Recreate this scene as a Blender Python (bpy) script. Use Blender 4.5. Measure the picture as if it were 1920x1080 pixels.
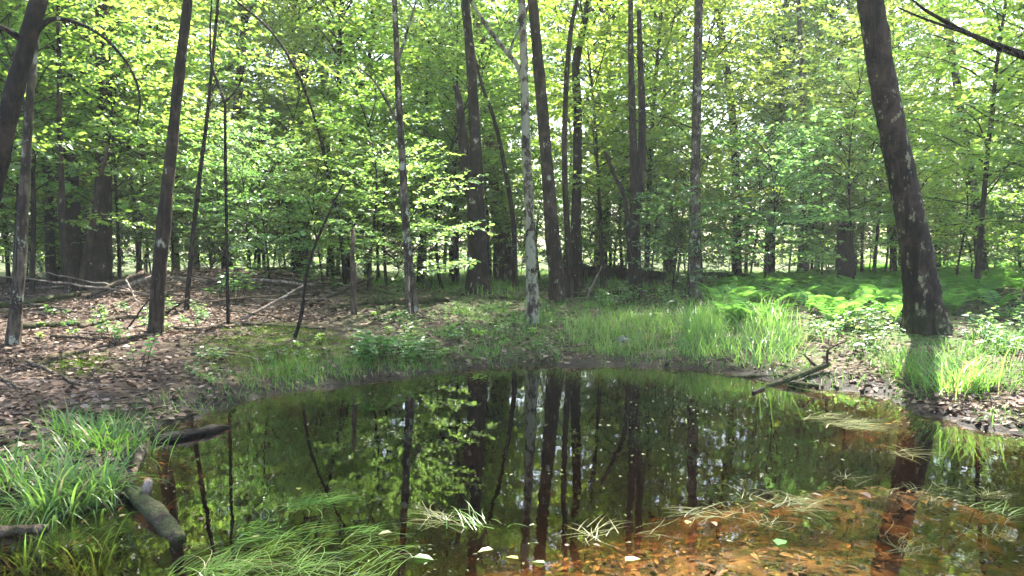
import bpy, math, random
import numpy as np
from mathutils import Vector

for o in list(bpy.data.objects):
    bpy.data.objects.remove(o)
SC = bpy.context.scene
COL = SC.collection
R = math.radians

# ------------------------------------------------------------------ camera
F = 1500.0                       # focal length in pixels of the 1920 px wide photograph
CAM = np.array([0.0, 0.0, 1.55])
PITCH = math.atan(70.0 / F)
cam_d = bpy.data.cameras.new('camera')
cam_d.sensor_width = 36.0
cam_d.lens = F / 1920.0 * 36.0
cam_d.clip_start = 0.05
cam_d.clip_end = 600
cam = bpy.data.objects.new('camera', cam_d)
COL.objects.link(cam)
cam.location = CAM
cam.rotation_euler = (R(90) - PITCH, 0, 0)
SC.camera = cam

# ------------------------------------------------------------------ light
SUN_EL, SUN_AZ = R(57), R(14)    # sun ahead of the camera, a little to the right
SUNV = np.array([math.sin(SUN_AZ) * math.cos(SUN_EL), math.cos(SUN_AZ) * math.cos(SUN_EL), math.sin(SUN_EL)])
world = bpy.data.worlds.new('World')
SC.world = world
world.use_nodes = True
wn = world.node_tree.nodes
wl = world.node_tree.links
sky = wn.new('ShaderNodeTexSky')
sky.sky_type = 'NISHITA'
sky.sun_disc = False
sky.sun_elevation = SUN_EL
sky.sun_rotation = SUN_AZ
sky.dust_density = 2.5
bg = wn['Background']
bg.inputs['Strength'].default_value = 0.12
wl.new(sky.outputs[0], bg.inputs['Color'])
sun_d = bpy.data.lights.new('sun', 'SUN')
sun_d.energy = 5.0
sun_d.angle = R(0.53)
sun_d.color = (1.0, 0.95, 0.86)
sun = bpy.data.objects.new('sun', sun_d)
COL.objects.link(sun)
sun.location = (0, 0, 40)
sun.rotation_euler = Vector(-SUNV).to_track_quat('-Z', 'Y').to_euler()
SC.view_settings.view_transform = 'Standard'
SC.view_settings.look = 'None'
SC.view_settings.gamma = 1
SC.view_settings.exposure = 3.12
SC.cycles.max_bounces = 10
SC.cycles.diffuse_bounces = 5
SC.cycles.transmission_bounces = 6
SC.cycles.glossy_bounces = 3
SC.cycles.transparent_max_bounces = 8
SC.cycles.caustics_reflective = False
SC.cycles.caustics_refractive = False

# ------------------------------------------------------------------ numbers
_rs = np.random.RandomState(11)
_LAT = _rs.rand(256, 256)

def vnoise(x, y):
    x = np.asarray(x, float); y = np.asarray(y, float)
    xi = np.floor(x).astype(int); yi = np.floor(y).astype(int)
    fx = x - xi; fy = y - yi
    fx = fx * fx * (3 - 2 * fx); fy = fy * fy * (3 - 2 * fy)
    a = _LAT[xi % 256, yi % 256]; b = _LAT[(xi + 1) % 256, yi % 256]
    c = _LAT[xi % 256, (yi + 1) % 256]; d = _LAT[(xi + 1) % 256, (yi + 1) % 256]
    return (a * (1 - fx) + b * fx) * (1 - fy) + (c * (1 - fx) + d * fx) * fy

def fbm(x, y, o=4):
    s = 0; a = 0.5
    for k in range(o):
        s = s + a * (vnoise(x + 17.3 * k, y + 5.1 * k) - 0.5)
        x = np.asarray(x) * 2.03; y = np.asarray(y) * 2.03; a *= 0.5
    return s

def sstep(a, b, x):
    t = np.clip((np.asarray(x, float) - a) / (b - a), 0, 1)
    return t * t * (3 - 2 * t)

def ray(px, py):
    dx = (px - 960.0) / F; dy = (540.0 - py) / F
    f = np.array([0, math.cos(PITCH), -math.sin(PITCH)])
    u = np.array([0, math.sin(PITCH), math.cos(PITCH)])
    return f + dx * np.array([1.0, 0, 0]) + dy * u

def at(px, py, Y):
    d = ray(px, py)
    return CAM + d * (Y / d[1])

def flat(px, py):
    d = ray(px, py)
    return (CAM + d * (-CAM[2] / d[2]))[:2]

# ------------------------------------------------------------------ terrain
POND = np.array([flat(*p) for p in [(-300, 930), (0, 945), (150, 950), (232, 925), (250, 880), (290, 820), (400, 772), (480, 748),
        (600, 727), (760, 707), (850, 694), (1000, 686), (1200, 686), (1300, 692), (1440, 716), (1560, 731), (1650, 742),
        (1720, 772), (1830, 803), (1920, 812), (2300, 836)]]
        + [np.array(p) for p in [(6.4, 3.2), (3.4, 2.6), (0, 2.45), (-3, 2.5), (-5, 3.4)]])

def inside(poly, x, y):
    x = np.asarray(x, float); y = np.asarray(y, float)
    r = np.zeros(x.shape, bool)
    n = len(poly)
    for i in range(n):
        x1, y1 = poly[i]; x2, y2 = poly[(i + 1) % n]
        if y1 == y2: continue
        c = ((y1 > y) != (y2 > y)) & (x < (x2 - x1) * (y - y1) / (y2 - y1) + x1)
        r ^= c
    return r

def shore(x, y):
    """signed distance to the pond's edge, positive on land"""
    x = np.asarray(x, float); y = np.asarray(y, float)
    d = np.full(x.shape, 1e9)
    n = len(POND)
    for i in range(n):
        a = POND[i]; b = POND[(i + 1) % n]
        ab = b - a; l2 = ab @ ab
        t = np.clip(((x - a[0]) * ab[0] + (y - a[1]) * ab[1]) / l2, 0, 1)
        d = np.minimum(d, np.hypot(x - a[0] - t * ab[0], y - a[1] - t * ab[1]))
    return np.where(inside(POND, x, y), -d, d)

def height(x, y):
    x = np.asarray(x, float); y = np.asarray(y, float)
    s = shore(x, y) + 0.42 * fbm(x * 1.3, y * 1.3, 3) + 0.40 * fbm(x * 3.7, y * 3.7, 3)
    sl = np.maximum(s, 0)
    land = 0.012 + 0.30 * (1 - np.exp(-sl / 1.7)) + 0.022 * np.minimum(sl, 9)
    land += 0.62 * np.exp(-((x + 6.3) / 3.6) ** 2 - ((y - 17.5) / 3.4) ** 2)
    land += 0.12 * np.exp(-((x + 9.0) / 3.0) ** 2 - ((y - 12) / 4.0) ** 2)
    land += 0.10 * fbm(x * 0.45, y * 0.45, 4) * np.clip(sl, 0, 1.5) + 0.05 * fbm(x * 2.6, y * 2.6, 3) + 0.07 * np.exp(-sl / 0.6) * fbm(x * 6.5 + 3, y * 6.5, 2)
    sw = np.maximum(-s, 0)
    shoal = np.clip(0.9 * np.exp(-((x - 1.3) / 2.0) ** 2 - ((y - 3.9) / 1.0) ** 2) + 0.85 * np.exp(-((x - 2.3) / 1.2) ** 2 - ((y - 5.2) / 0.45) ** 2) + 0.75 * np.exp(-((x - 3.6) / 0.7) ** 2 - ((y - 7.3) / 0.35) ** 2), 0, 0.9)
    dep = 0.42 * (1 - np.exp(-sw / 0.7)) * (1 - shoal) + 0.01
    wat = -dep + 0.035 * fbm(x * 1.7, y * 1.7, 3) * np.clip(sw, 0, 1) * 2
    wat = np.minimum(wat, -0.006)
    k = sstep(-0.03, 0.03, s)
    return wat * (1 - k) + land * k

def ground_hit(px, py):
    d = ray(px, py)
    t = 2.5; prev = t
    while t < 120:
        p = CAM + d * t
        if p[2] < height(p[0], p[1]):
            lo, hi = prev, t
            for _ in range(20):
                m = (lo + hi) / 2; p = CAM + d * m
                if p[2] < height(p[0], p[1]): hi = m
                else: lo = m
            return CAM + d * hi
        prev = t; t += 0.15 + t * 0.01
    return CAM + d * 60

def gpoly(pts):
    return np.array([ground_hit(*p)[:2] for p in pts])

# ------------------------------------------------------------------ nodes
class NT:
    def __init__(s, name):
        s.m = bpy.data.materials.new(name); s.m.use_nodes = True
        s.t = s.m.node_tree; s.t.nodes.clear()
        s.out = s.t.nodes.new('ShaderNodeOutputMaterial')
    def n(s, typ, **kw):
        nd = s.t.nodes.new('ShaderNode' + typ)
        for k, v in kw.items():
            if k.startswith('_'): setattr(nd, k[1:], v)
            else:
                key = int(k[1:]) if k[0] == 'i' and k[1:].isdigit() else k.replace('__', ' ')
                if hasattr(v, 'bl_idname') or isinstance(v, bpy.types.NodeSocket): s.t.links.new(v, nd.inputs[key])
                else: nd.inputs[key].default_value = v
        return nd
    def noise(s, vec, scale, detail=4, rough=0.55, dist=0.0):
        return s.n('TexNoise', Vector=vec, Scale=scale, Detail=detail, Roughness=rough, Distortion=dist).outputs[0]
    def ramp(s, fac, stops, interp='LINEAR'):
        nd = s.n('ValToRGB', Fac=fac); cr = nd.color_ramp; cr.interpolation = interp
        while len(cr.elements) < len(stops): cr.elements.new(0.5)
        for e, (p, c) in zip(cr.elements, stops):
            e.position = p; e.color = (*c, 1) if len(c) == 3 else c
        return nd.outputs[0]
    def mix(s, fac, a, b, mode='MIX'):
        nd = s.t.nodes.new('ShaderNodeMix'); nd.data_type = 'RGBA'; nd.blend_type = mode
        for i, v in ((0, fac), (6, a), (7, b)):
            if isinstance(v, bpy.types.NodeSocket): s.t.links.new(v, nd.inputs[i])
            elif i == 0: nd.inputs[0].default_value = v
            else: nd.inputs[i].default_value = (*v, 1)
        return nd.outputs[2]
    def math(s, op, a, b=0.5, clamp=False):
        nd = s.t.nodes.new('ShaderNodeMath'); nd.operation = op; nd.use_clamp = clamp
        for i, v in ((0, a), (1, b)):
            if isinstance(v, bpy.types.NodeSocket): s.t.links.new(v, nd.inputs[i])
            else: nd.inputs[i].default_value = v
        return nd.outputs[0]
    def maprange(s, v, a, b, c=0.0, d=1.0):
        nd = s.n('MapRange', Value=v); nd.interpolation_type = 'SMOOTHSTEP'
        nd.inputs['From Min'].default_value = a; nd.inputs['From Max'].default_value = b
        nd.inputs['To Min'].default_value = c; nd.inputs['To Max'].default_value = d
        return nd.outputs[0]
    def scale(s, vec, sc):
        return s.n('Mapping', Vector=vec, Scale=sc).outputs[0]
    def bump(s, h, strength, dist):
        return s.n('Bump', Height=h, Strength=strength, Distance=dist).outputs[0]
    def surface(s, sh):
        s.t.links.new(sh, s.out.inputs['Surface']); return s.m
    def objco(s): return s.n('TexCoord').outputs['Object']
    def attr(s, name): return s.n('Attribute', _attribute_name=name).outputs['Fac']

def leaf_material(name, dark, light, trans, tfac=0.5, gloss=0.05, grough=0.38, obj_var=0.25, sick=None):
    n = NT(name)
    isl = n.n('NewGeometry').outputs['Random Per Island']
    rnd = n.n('ObjectInfo').outputs['Random']
    c = n.mix(isl, dark, light)
    t = n.mix(isl, [v * 0.8 for v in trans], [min(1, v * 1.25) for v in trans])
    hue = n.maprange(rnd, 0, 1, 0.5 - 0.022 * obj_var * 4, 0.5 + 0.012 * obj_var * 4)
    val = n.maprange(n.math('FRACT', n.math('MULTIPLY', rnd, 7.31)), 0, 1, 1 - obj_var, 1 + obj_var)
    c = n.n('HueSaturation', Hue=hue, Value=val, Color=c).outputs[0]
    t = n.n('HueSaturation', Hue=hue, Value=val, Color=t).outputs[0]
    if sick:
        k = n.math('GREATER_THAN', isl, 0.95)
        c = n.mix(k, c, sick); t = n.mix(k, t, sick)
    d = n.n('BsdfDiffuse', Color=c).outputs[0]
    tr = n.n('BsdfTranslucent', Color=t).outputs[0]
    a = n.n('MixShader', Fac=tfac, i1=d, i2=tr).outputs[0]
    g = n.n('BsdfGlossy', Color=(1, 1, 1, 1), Roughness=grough).outputs[0]
    return n.surface(n.n('MixShader', Fac=gloss, i1=a, i2=g).outputs[0])

def bark_material(name, dark, light, lichen=0.0, lichen_col=(0.33, 0.36, 0.30), moss=0.0, ridge=1.0):
    n = NT(name)
    co = n.objco()
    st = n.scale(co, (1, 1, 0.16))
    r1 = n.noise(st, 17 * ridge, 6, 0.68, 0.9)
    r2 = n.noise(co, 5, 4)
    r3 = n.noise(co, 60, 3)
    base = n.mix(n.maprange(r1, 0.40, 0.62), [v * 0.7 for v in dark], light)
    patch = n.noise(n.scale(co, (1, 1, 0.5)), 2.1, 5, 0.65)
    base = n.mix(n.maprange(patch, 0.5, 0.6, 0, 0.55), base, [v * 1.6 for v in light])
    base = n.mix(n.maprange(r2, 0.42, 0.6, 0, 0.75), base, [v * 0.6 for v in dark])
    if lichen > 0:
        lm = n.math('ADD', n.noise(n.scale(co, (1, 1, 0.6)), 7.5, 4, 0.6), n.math('MULTIPLY', r3, 0.25))
        lm = n.maprange(lm, 0.78 - 0.26 * lichen, 0.86 - 0.26 * lichen, 0, 0.9)
        base = n.mix(lm, base, lichen_col)
    if moss > 0:
        z = n.n('SeparateXYZ', Vector=co).outputs[2]
        mz = n.maprange(z, 0.05, 0.6, 1, 0)
        mk = n.maprange(n.math('ADD', n.noise(co, 6, 4), n.math('MULTIPLY', mz, 0.25)), 0.58, 0.75, 0, moss)
        base = n.mix(mk, base, (0.035, 0.06, 0.012))
    base = n.mix(1.0, base, (1.0, 0.91, 0.80), 'MULTIPLY')
    h = n.math('ADD', r1, n.math('MULTIPLY', r3, 0.25))
    p = n.n('BsdfPrincipled', Roughness=0.92, Normal=n.bump(h, 1.0, 0.07))
    n.t.links.new(base, p.inputs['Base Color'])
    p.inputs['Specular IOR Level'].default_value = 0.2
    return n.surface(p.outputs[0])

M = {}
M['leaf'] = leaf_material('leaf_green', (0.045, 0.115, 0.03), (0.075, 0.165, 0.04), (0.33, 0.54, 0.075), 0.52, 0.055)
M['leaf_canopy'] = leaf_material('leaf_canopy_green', (0.045, 0.11, 0.028), (0.075, 0.16, 0.038), (0.38, 0.58, 0.075), 0.54, 0.055)
M['leaf_yellow'] = leaf_material('leaf_yellow_green', (0.06, 0.13, 0.03), (0.09, 0.18, 0.04), (0.38, 0.57, 0.07), 0.53, 0.055)
M['leaf_cool'] = leaf_material('leaf_cool_green', (0.045, 0.115, 0.045), (0.07, 0.155, 0.06), (0.26, 0.48, 0.10), 0.5, 0.045, 0.35)
M['far_leaf'] = leaf_material('leaf_far', (0.065, 0.13, 0.045), (0.10, 0.18, 0.06), (0.42, 0.6, 0.12), 0.55, 0.03)
M['grass'] = leaf_material('grass_blade', (0.04, 0.10, 0.02), (0.09, 0.18, 0.035), (0.13, 0.30, 0.035), 0.45, 0.02, 0.35, 0.1, (0.22, 0.19, 0.08))
M['sedge'] = leaf_material('sedge_blade', (0.06, 0.13, 0.03), (0.12, 0.22, 0.05), (0.20, 0.38, 0.06), 0.45, 0.025, 0.35, 0.1, (0.25, 0.22, 0.1))
M['straw'] = leaf_material('straw_blade', (0.06, 0.075, 0.025), (0.13, 0.135, 0.055), (0.10, 0.13, 0.04), 0.35, 0.02, 0.4, 0.1)
M['fern'] = leaf_material('fern_frond', (0.04, 0.125, 0.025), (0.07, 0.17, 0.035), (0.15, 0.38, 0.05), 0.48, 0.02, 0.45, 0.1)
M['herb'] = leaf_material('herb_leaf', (0.04, 0.12, 0.03), (0.08, 0.18, 0.04), (0.12, 0.28, 0.045), 0.45, 0.05, 0.4, 0.2)
M['moss'] = leaf_material('moss_tuft', (0.035, 0.065, 0.008), (0.08, 0.12, 0.015), (0.08, 0.13, 0.015), 0.3, 0.0, 0.5, 0.1)
M['floatleaf'] = leaf_material('floating_leaf', (0.13, 0.125, 0.03), (0.2, 0.185, 0.06), (0.2, 0.2, 0.04), 0.3, 0.08, 0.3, 0.3)

def litter_material(name, stops, wet=0.0):
    n = NT(name)
    isl = n.n('NewGeometry').outputs['Random Per Island']
    c = n.ramp(isl, [(p_, (a_, b_ * 0.93, c_ * 0.84)) for p_, (a_, b_, c_) in stops])
    p = n.n('BsdfPrincipled', Roughness=0.75 - 0.35 * wet)
    n.t.links.new(c, p.inputs['Base Color'])
    p.inputs['Specular IOR Level'].default_value = 0.35
    tr = n.n('BsdfTranslucent', Color=c).outputs[0]
    return n.surface(n.n('MixShader', Fac=0.15, i1=p.outputs[0], i2=tr).outputs[0])
M['litter'] = litter_material('litter_leaf', [(0.0, (0.016, 0.010, 0.007)), (0.4, (0.055, 0.034, 0.023)), (0.75, (0.115, 0.076, 0.056)), (1.0, (0.26, 0.20, 0.165))])
M['sunk'] = litter_material('sunken_leaf', [(0.0, (0.012, 0.007, 0.004)), (0.35, (0.05, 0.027, 0.011)), (0.7, (0.13, 0.072, 0.026)), (0.93, (0.24, 0.135, 0.045)), (1.0, (0.38, 0.26, 0.11))], 0.3)

M['bark'] = bark_material('bark_dark', (0.011, 0.008, 0.0055), (0.036, 0.026, 0.019), 0.12)
M['bark_brown'] = bark_material('bark_brown', (0.017, 0.012, 0.008), (0.058, 0.041, 0.029), 0.1)
M['bark_grey'] = bark_material('bark_grey', (0.034, 0.028, 0.021), (0.12, 0.10, 0.08), 0.35)
M['bark_lichen'] = bark_material('bark_lichen', (0.024, 0.019, 0.014), (0.10, 0.08, 0.062), 0.8, (0.26, 0.265, 0.205))
M['bark_big'] = bark_material('bark_ridged', (0.010, 0.007, 0.005), (0.042, 0.030, 0.023), 0.3, (0.20, 0.21, 0.14), 0.25, 0.5)
M['twig'] = bark_material('twig_bark', (0.018, 0.014, 0.011), (0.05, 0.041, 0.032))
M['deadwood'] = bark_material('dead_wood', (0.06, 0.042, 0.033), (0.19, 0.14, 0.115), 0.15, (0.3, 0.3, 0.25), 0.25)
M['palewood'] = bark_material('pale_dead_wood', (0.16, 0.13, 0.115), (0.36, 0.31, 0.28), 0.2)
M['rotlog'] = bark_material('rotten_log', (0.018, 0.012, 0.009), (0.07, 0.045, 0.035), 0.1, (0.2, 0.2, 0.15), 0.6)
M['mosslog'] = bark_material('mossy_log', (0.016, 0.012, 0.009), (0.06, 0.046, 0.036), 0.4, (0.035, 0.06, 0.012), 0.5)

def wet_wood():
    n = NT('wet_black_wood')
    co = n.objco()
    r = n.noise(n.scale(co, (1, 12, 12)), 4, 5, 0.6)
    p = n.n('BsdfPrincipled', Roughness=0.5, Normal=n.bump(r, 0.8, 0.02))
    p.inputs['Specular IOR Level'].default_value = 0.06
    n.t.links.new(n.ramp(r, [(0.3, (0.003, 0.0025, 0.002)), (0.75, (0.014, 0.011, 0.009))]), p.inputs['Base Color'])
    return n.surface(p.outputs[0])
M['wetwood'] = wet_wood()

def stone():
    n = NT('field_stone'); co = n.objco()
    r = n.noise(co, 9, 6, 0.65)
    p = n.n('BsdfPrincipled', Roughness=0.9, Normal=n.bump(r, 0.6, 0.02))
    n.t.links.new(n.ramp(r, [(0.3, (0.05, 0.045, 0.04)), (0.7, (0.15, 0.14, 0.13))]), p.inputs['Base Color'])
    return n.surface(p.outputs[0])
M['stone'] = stone()

def ground_material():
    n = NT('forest_floor')
    co = n.objco()
    sh = n.attr('shore_distance'); ms = n.attr('moss_mask'); gr = n.attr('grass_mask')
    v = n.n('TexVoronoi', Vector=n.n('Mapping', Vector=co, Scale=(1, 1, 0.3)).outputs[0], Scale=15.0, Randomness=1.0)
    cell = n.n('SeparateColor', Color=v.outputs['Color']).outputs[0]
    lit = n.ramp(cell, [(0.0, (0.02, 0.013, 0.009)), (0.4, (0.055, 0.035, 0.025)), (0.8, (0.10, 0.067, 0.051)), (1, (0.18, 0.135, 0.11))])
    big = n.noise(co, 0.9, 5, 0.6)
    soil = n.ramp(n.noise(co, 8, 6, 0.7), [(0.3, (0.018, 0.013, 0.009)), (0.7, (0.06, 0.042, 0.031))])
    c = n.mix(n.maprange(big, 0.38, 0.62), lit, soil)
    # sparse green growth
    gcol = n.ramp(n.noise(co, 14, 5, 0.7), [(0.3, (0.02, 0.04, 0.01)), (0.7, (0.065, 0.11, 0.025))])
    gm = n.math('MULTIPLY', gr, n.maprange(n.noise(co, 2.2, 5, 0.65), 0.36, 0.56))
    c = n.mix(gm, c, gcol)
    mcol = n.ramp(n.noise(co, 22, 5, 0.7), [(0.25, (0.018, 0.033, 0.005)), (0.75, (0.075, 0.11, 0.015))])
    mm = n.math('MULTIPLY', ms, n.maprange(n.noise(co, 3.0, 6, 0.7), 0.40, 0.55))
    c = n.mix(mm, c, mcol)
    # wet mud close to the water's edge, leaf-stained bottom under it
    wob = n.math('ADD', sh, n.math('MULTIPLY', n.math('SUBTRACT', n.noise(co, 2.6, 5, 0.65), 0.5), 1.3))
    mud = n.ramp(n.noise(co, 11, 6, 0.7), [(0.3, (0.004, 0.003, 0.002)), (0.75, (0.022, 0.016, 0.012))])
    mf = n.maprange(wob, 0.15, 0.75, 1, 0)
    c = n.mix(mf, c, mud)
    bn = n.noise(co, 1.1, 6, 0.65, 0.5)
    vb = n.n('TexVoronoi', Vector=co, Scale=12.0)
    cb = n.n('SeparateColor', Color=vb.outputs['Color']).outputs[0]
    bot = n.ramp(n.math('ADD', n.math('MULTIPLY', bn, 0.8), n.math('MULTIPLY', cb, 0.3)),
                 [(0.40, (0.006, 0.004, 0.002)), (0.52, (0.03, 0.016, 0.006)), (0.64, (0.11, 0.056, 0.018)), (0.88, (0.27, 0.15, 0.05))])
    z = n.n('SeparateXYZ', Vector=co).outputs[2]
    silt = n.ramp(n.noise(co, 5, 5, 0.7), [(0.3, (0.002, 0.0017, 0.0012)), (0.8, (0.008, 0.0055, 0.003))])
    bot = n.mix(n.math('MULTIPLY', n.maprange(z, -0.30, -0.14, 0, 1), n.maprange(sh, -1.0, -0.3, 1, 0.12)), silt, bot)
    c = n.mix(n.maprange(z, -0.03, 0.01, 1, 0), c, bot)
    rough = n.maprange(wob, 0.0, 0.6, 0.62, 0.95)
    hgt = n.math('ADD', n.math('MULTIPLY', n.noise(co, 18, 6, 0.7), 1.0), n.math('MULTIPLY', cell, 0.6))
    p = n.n('BsdfPrincipled', Roughness=rough, Normal=n.bump(hgt, 0.8, 0.035))
    n.t.links.new(c, p.inputs['Base Color'])
    p.inputs['Specular IOR Level'].default_value = 0.12
    return n.surface(p.outputs[0])
M['ground'] = ground_material()

def water_material():
    n = NT('pond_water')
    co = n.objco()
    w1 = n.noise(n.scale(co, (1, 0.55, 1)), 5.0, 2, 0.5)
    w2 = n.noise(co, 22.0, 2, 0.5)
    h = n.math('ADD', w1, n.math('MULTIPLY', w2, 0.12))
    nm = n.bump(h, 0.3, 0.0028)
    g = n.n('BsdfGlossy', Color=(1, 1, 1, 1), Roughness=0.0, Normal=nm).outputs[0]
    t = n.n('BsdfTransparent', Color=(0.97, 0.93, 0.82, 1)).outputs[0]
    fr = n.n('Fresnel', IOR=1.333, Normal=nm).outputs[0]
    n.surface(n.n('MixShader', Fac=fr, i1=t, i2=g).outputs[0])
    va = n.n('VolumeAbsorption', Color=(0.62, 0.46, 0.25, 1), Density=4.2)
    n.t.links.new(va.outputs[0], n.out.inputs['Volume'])
    return n.m
M['water'] = water_material()

# ------------------------------------------------------------------ mesh helpers
class MB:
    def __init__(s): s.V = []; s.Fc = []; s.n = 0
    def add(s, V, Fc):
        if len(V) == 0: return
        s.V.append(np.asarray(V, float).reshape(-1, 3)); s.Fc.append(np.asarray(Fc, int).reshape(-1, 4) + s.n)
        s.n += len(s.V[-1])
    def mesh(s, name, mat, smooth=True):
        V = np.concatenate(s.V); Fc = np.concatenate(s.Fc)
        me = bpy.data.meshes.new(name)
        me.vertices.add(len(V)); me.vertices.foreach_set('co', V.astype(np.float32).ravel())
        me.loops.add(len(Fc) * 4); me.loops.foreach_set('vertex_index', Fc.astype(np.int32).ravel())
        me.polygons.add(len(Fc))
        me.polygons.foreach_set('loop_start', np.arange(0, len(Fc) * 4, 4, dtype=np.int32))
        me.polygons.foreach_set('loop_total', np.full(len(Fc), 4, dtype=np.int32))
        me.polygons.foreach_set('use_smooth', np.full(len(Fc), bool(smooth)))
        me.update(calc_edges=True)
        me.materials.append(mat)
        return me
    def build(s, name, mat, parent=None, loc=None, smooth=True):
        return link(name, s.mesh(name, mat, smooth), parent, loc)

def link(name, me, parent=None, loc=None, rz=0.0, sc=None):
    o = bpy.data.objects.new(name, me); COL.objects.link(o)
    if parent is not None: o.parent = parent
    if loc is not None: o.location = loc
    o.rotation_euler = (0, 0, rz)
    if sc is not None: o.scale = (sc, sc, sc) if np.isscalar(sc) else sc
    return o

def tag(o, label=None, cat=None, group=None, kind=None):
    if label: o['label'] = label
    if cat: o['category'] = cat
    if group: o['group'] = group
    if kind: o['kind'] = kind
    return o

def empty(name, loc, label, cat, group=None, rz=0.0, sc=None):
    o = link(name, None, None, loc, rz, sc); o.empty_display_size = 0.2
    return tag(o, label, cat, group)

def catmull(P, m):
    P = np.asarray(P, float)
    if len(P) < 3:
        t = np.linspace(0, 1, m)[:, None]; return P[0] * (1 - t) + P[-1] * t
    Q = np.vstack([2 * P[0] - P[1], P, 2 * P[-1] - P[-2]])
    u = np.linspace(0, len(P) - 1 - 1e-9, m); i = u.astype(int); t = (u - i)[:, None]
    a, b, c, d = Q[i], Q[i + 1], Q[i + 2], Q[i + 3]
    return 0.5 * (2 * b + (c - a) * t + (2 * a - 5 * b + 4 * c - d) * t * t + (3 * b - a - 3 * c + d) * t ** 3)

def tube(pts, rad, n=8, rough=0.0, seed=0, flare=None):
    """closed tube along pts, collapsed ring at both ends; flare=(height, amount, lobes)"""
    P = np.asarray(pts, float); r = np.asarray(rad, float)
    N = len(P)
    T = np.gradient(P, axis=0); T /= np.linalg.norm(T, axis=1)[:, None] + 1e-12
    ref = np.array([1.0, 0, 0]) if abs(T[0][0]) < 0.8 else np.array([0, 1.0, 0])
    U = np.zeros_like(P); u = ref - T[0] * (ref @ T[0]); u /= np.linalg.norm(u); U[0] = u
    for i in range(1, N):
        u = U[i - 1] - T[i] * (U[i - 1] @ T[i]); U[i] = u / (np.linalg.norm(u) + 1e-12)
    W = np.cross(T, U)
    a = np.arange(n) * 2 * math.pi / n
    rr = np.repeat(r[:, None], n, 1)
    if rough:
        rs = np.random.RandomState(seed)
        nz = rs.randn(N, n); nz = (nz + np.roll(nz, 1, 0) + np.roll(nz, -1, 0) + np.roll(nz, 1, 1)) / 2
        rr = rr * (1 + rough * nz)
    if flare:
        fh, fa, lobes = flare
        L = np.concatenate([[0], np.cumsum(np.linalg.norm(np.diff(P, axis=0), axis=1))])
        k = np.exp(-L / fh)[:, None]
        ph = (seed % 7) * 0.9
        rr = rr * (1 + fa * k * (0.55 + 0.45 * np.cos(lobes * a + ph)[None, :] + 0.25 * np.cos(2 * a + ph * 2)[None, :]))
    V = P[:, None, :] + rr[:, :, None] * (U[:, None, :] * np.cos(a)[None, :, None] + W[:, None, :] * np.sin(a)[None, :, None])
    V = V.reshape(-1, 3)
    c0 = np.repeat(P[:1], n, 0) + (V[:n] - P[0]) * 0.03; c1 = np.repeat(P[-1:], n, 0) + (V[-n:] - P[-1]) * 0.03
    V = np.vstack([c0, V, c1])
    i = np.arange(N + 1)[:, None] * n; j = np.arange(n)[None, :]; jn = (j + 1) % n
    Fc = np.stack([i + j, i + jn, i + n + jn, i + n + j], -1).reshape(-1, 4)
    return V, Fc

def unit(v): return v / (np.linalg.norm(v, axis=-1, keepdims=True) + 1e-12)

def leaves(pos, axis, nrm, L, wid=0.62):
    """folded six-point leaves, two faces each"""
    pos = np.asarray(pos, float); n = len(pos)
    L = np.asarray(L, float).reshape(-1, 1) * np.ones((n, 1))
    a = unit(axis); s = unit(np.cross(nrm, a)); u = np.cross(a, s)
    b = pos; tip = pos + a * L - u * L * 0.10
    w = L * wid * 0.5
    l1 = pos + a * L * 0.22 + s * w * 0.95 + u * L * 0.07; l2 = pos + a * L * 0.66 + s * w * 0.78 + u * L * 0.03
    r1 = pos + a * L * 0.22 - s * w * 0.95 + u * L * 0.07; r2 = pos + a * L * 0.66 - s * w * 0.78 + u * L * 0.03
    V = np.stack([b, tip, l1, l2, r1, r2], 1).reshape(-1, 3)
    k = np.arange(n)[:, None] * 6
    Fc = np.stack([k + np.array([0, 1, 3, 2]), k + np.array([0, 4, 5, 1])], 1).reshape(-1, 4)
    return V, Fc

def blades(rs, pos, h, w, bend=0.6, lean=0.25, seg=4, head=None):
    pos = np.asarray(pos, float); n = len(pos)
    az = rs.rand(n) * 2 * math.pi if head is None else head
    d = np.stack([np.cos(az), np.sin(az), np.zeros(n)], 1)
    s = np.stack([-np.sin(az), np.cos(az), np.zeros(n)], 1)
    th0 = lean * np.abs(rs.randn(n)); bd = bend * (0.4 + 1.2 * rs.rand(n))
    rows = []
    p = pos.copy(); st = h / seg
    for k in range(seg + 1):
        t = k / seg
        ww = (w * (1 - t ** 1.6) + 0.0006)[:, None] * 0.5
        rows.append(np.stack([p - s * ww, p + s * ww], 1))
        th = np.minimum(th0 + bd * (t + 0.5 / seg) * 1.3, 2.5)
        p = p + (d * np.sin(th)[:, None] + np.array([0, 0, 1.0]) * np.cos(th)[:, None]) * st[:, None]
    V = np.stack(rows, 1).reshape(-1, 3)
    base = np.arange(n)[:, None, None] * (2 * (seg + 1)); k = np.arange(seg)[None, :, None] * 2
    Fc = (base + k + np.array([0, 1, 3, 2])[None, None, :]).reshape(-1, 4)
    return V, Fc

# ------------------------------------------------------------------ setting: ground and water
def axis_coords(lo, hi, step, far_lo, far_hi, g=1.12):
    a = list(np.arange(lo, hi + 1e-6, step))
    s = step; x = hi; up = []
    while x < far_hi: s *= g; x += s; up.append(x)
    s = step; x = lo; dn = []
    while x > far_lo: s *= g; x -= s; dn.append(x)
    return np.array(dn[::-1] + a + up)

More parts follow.
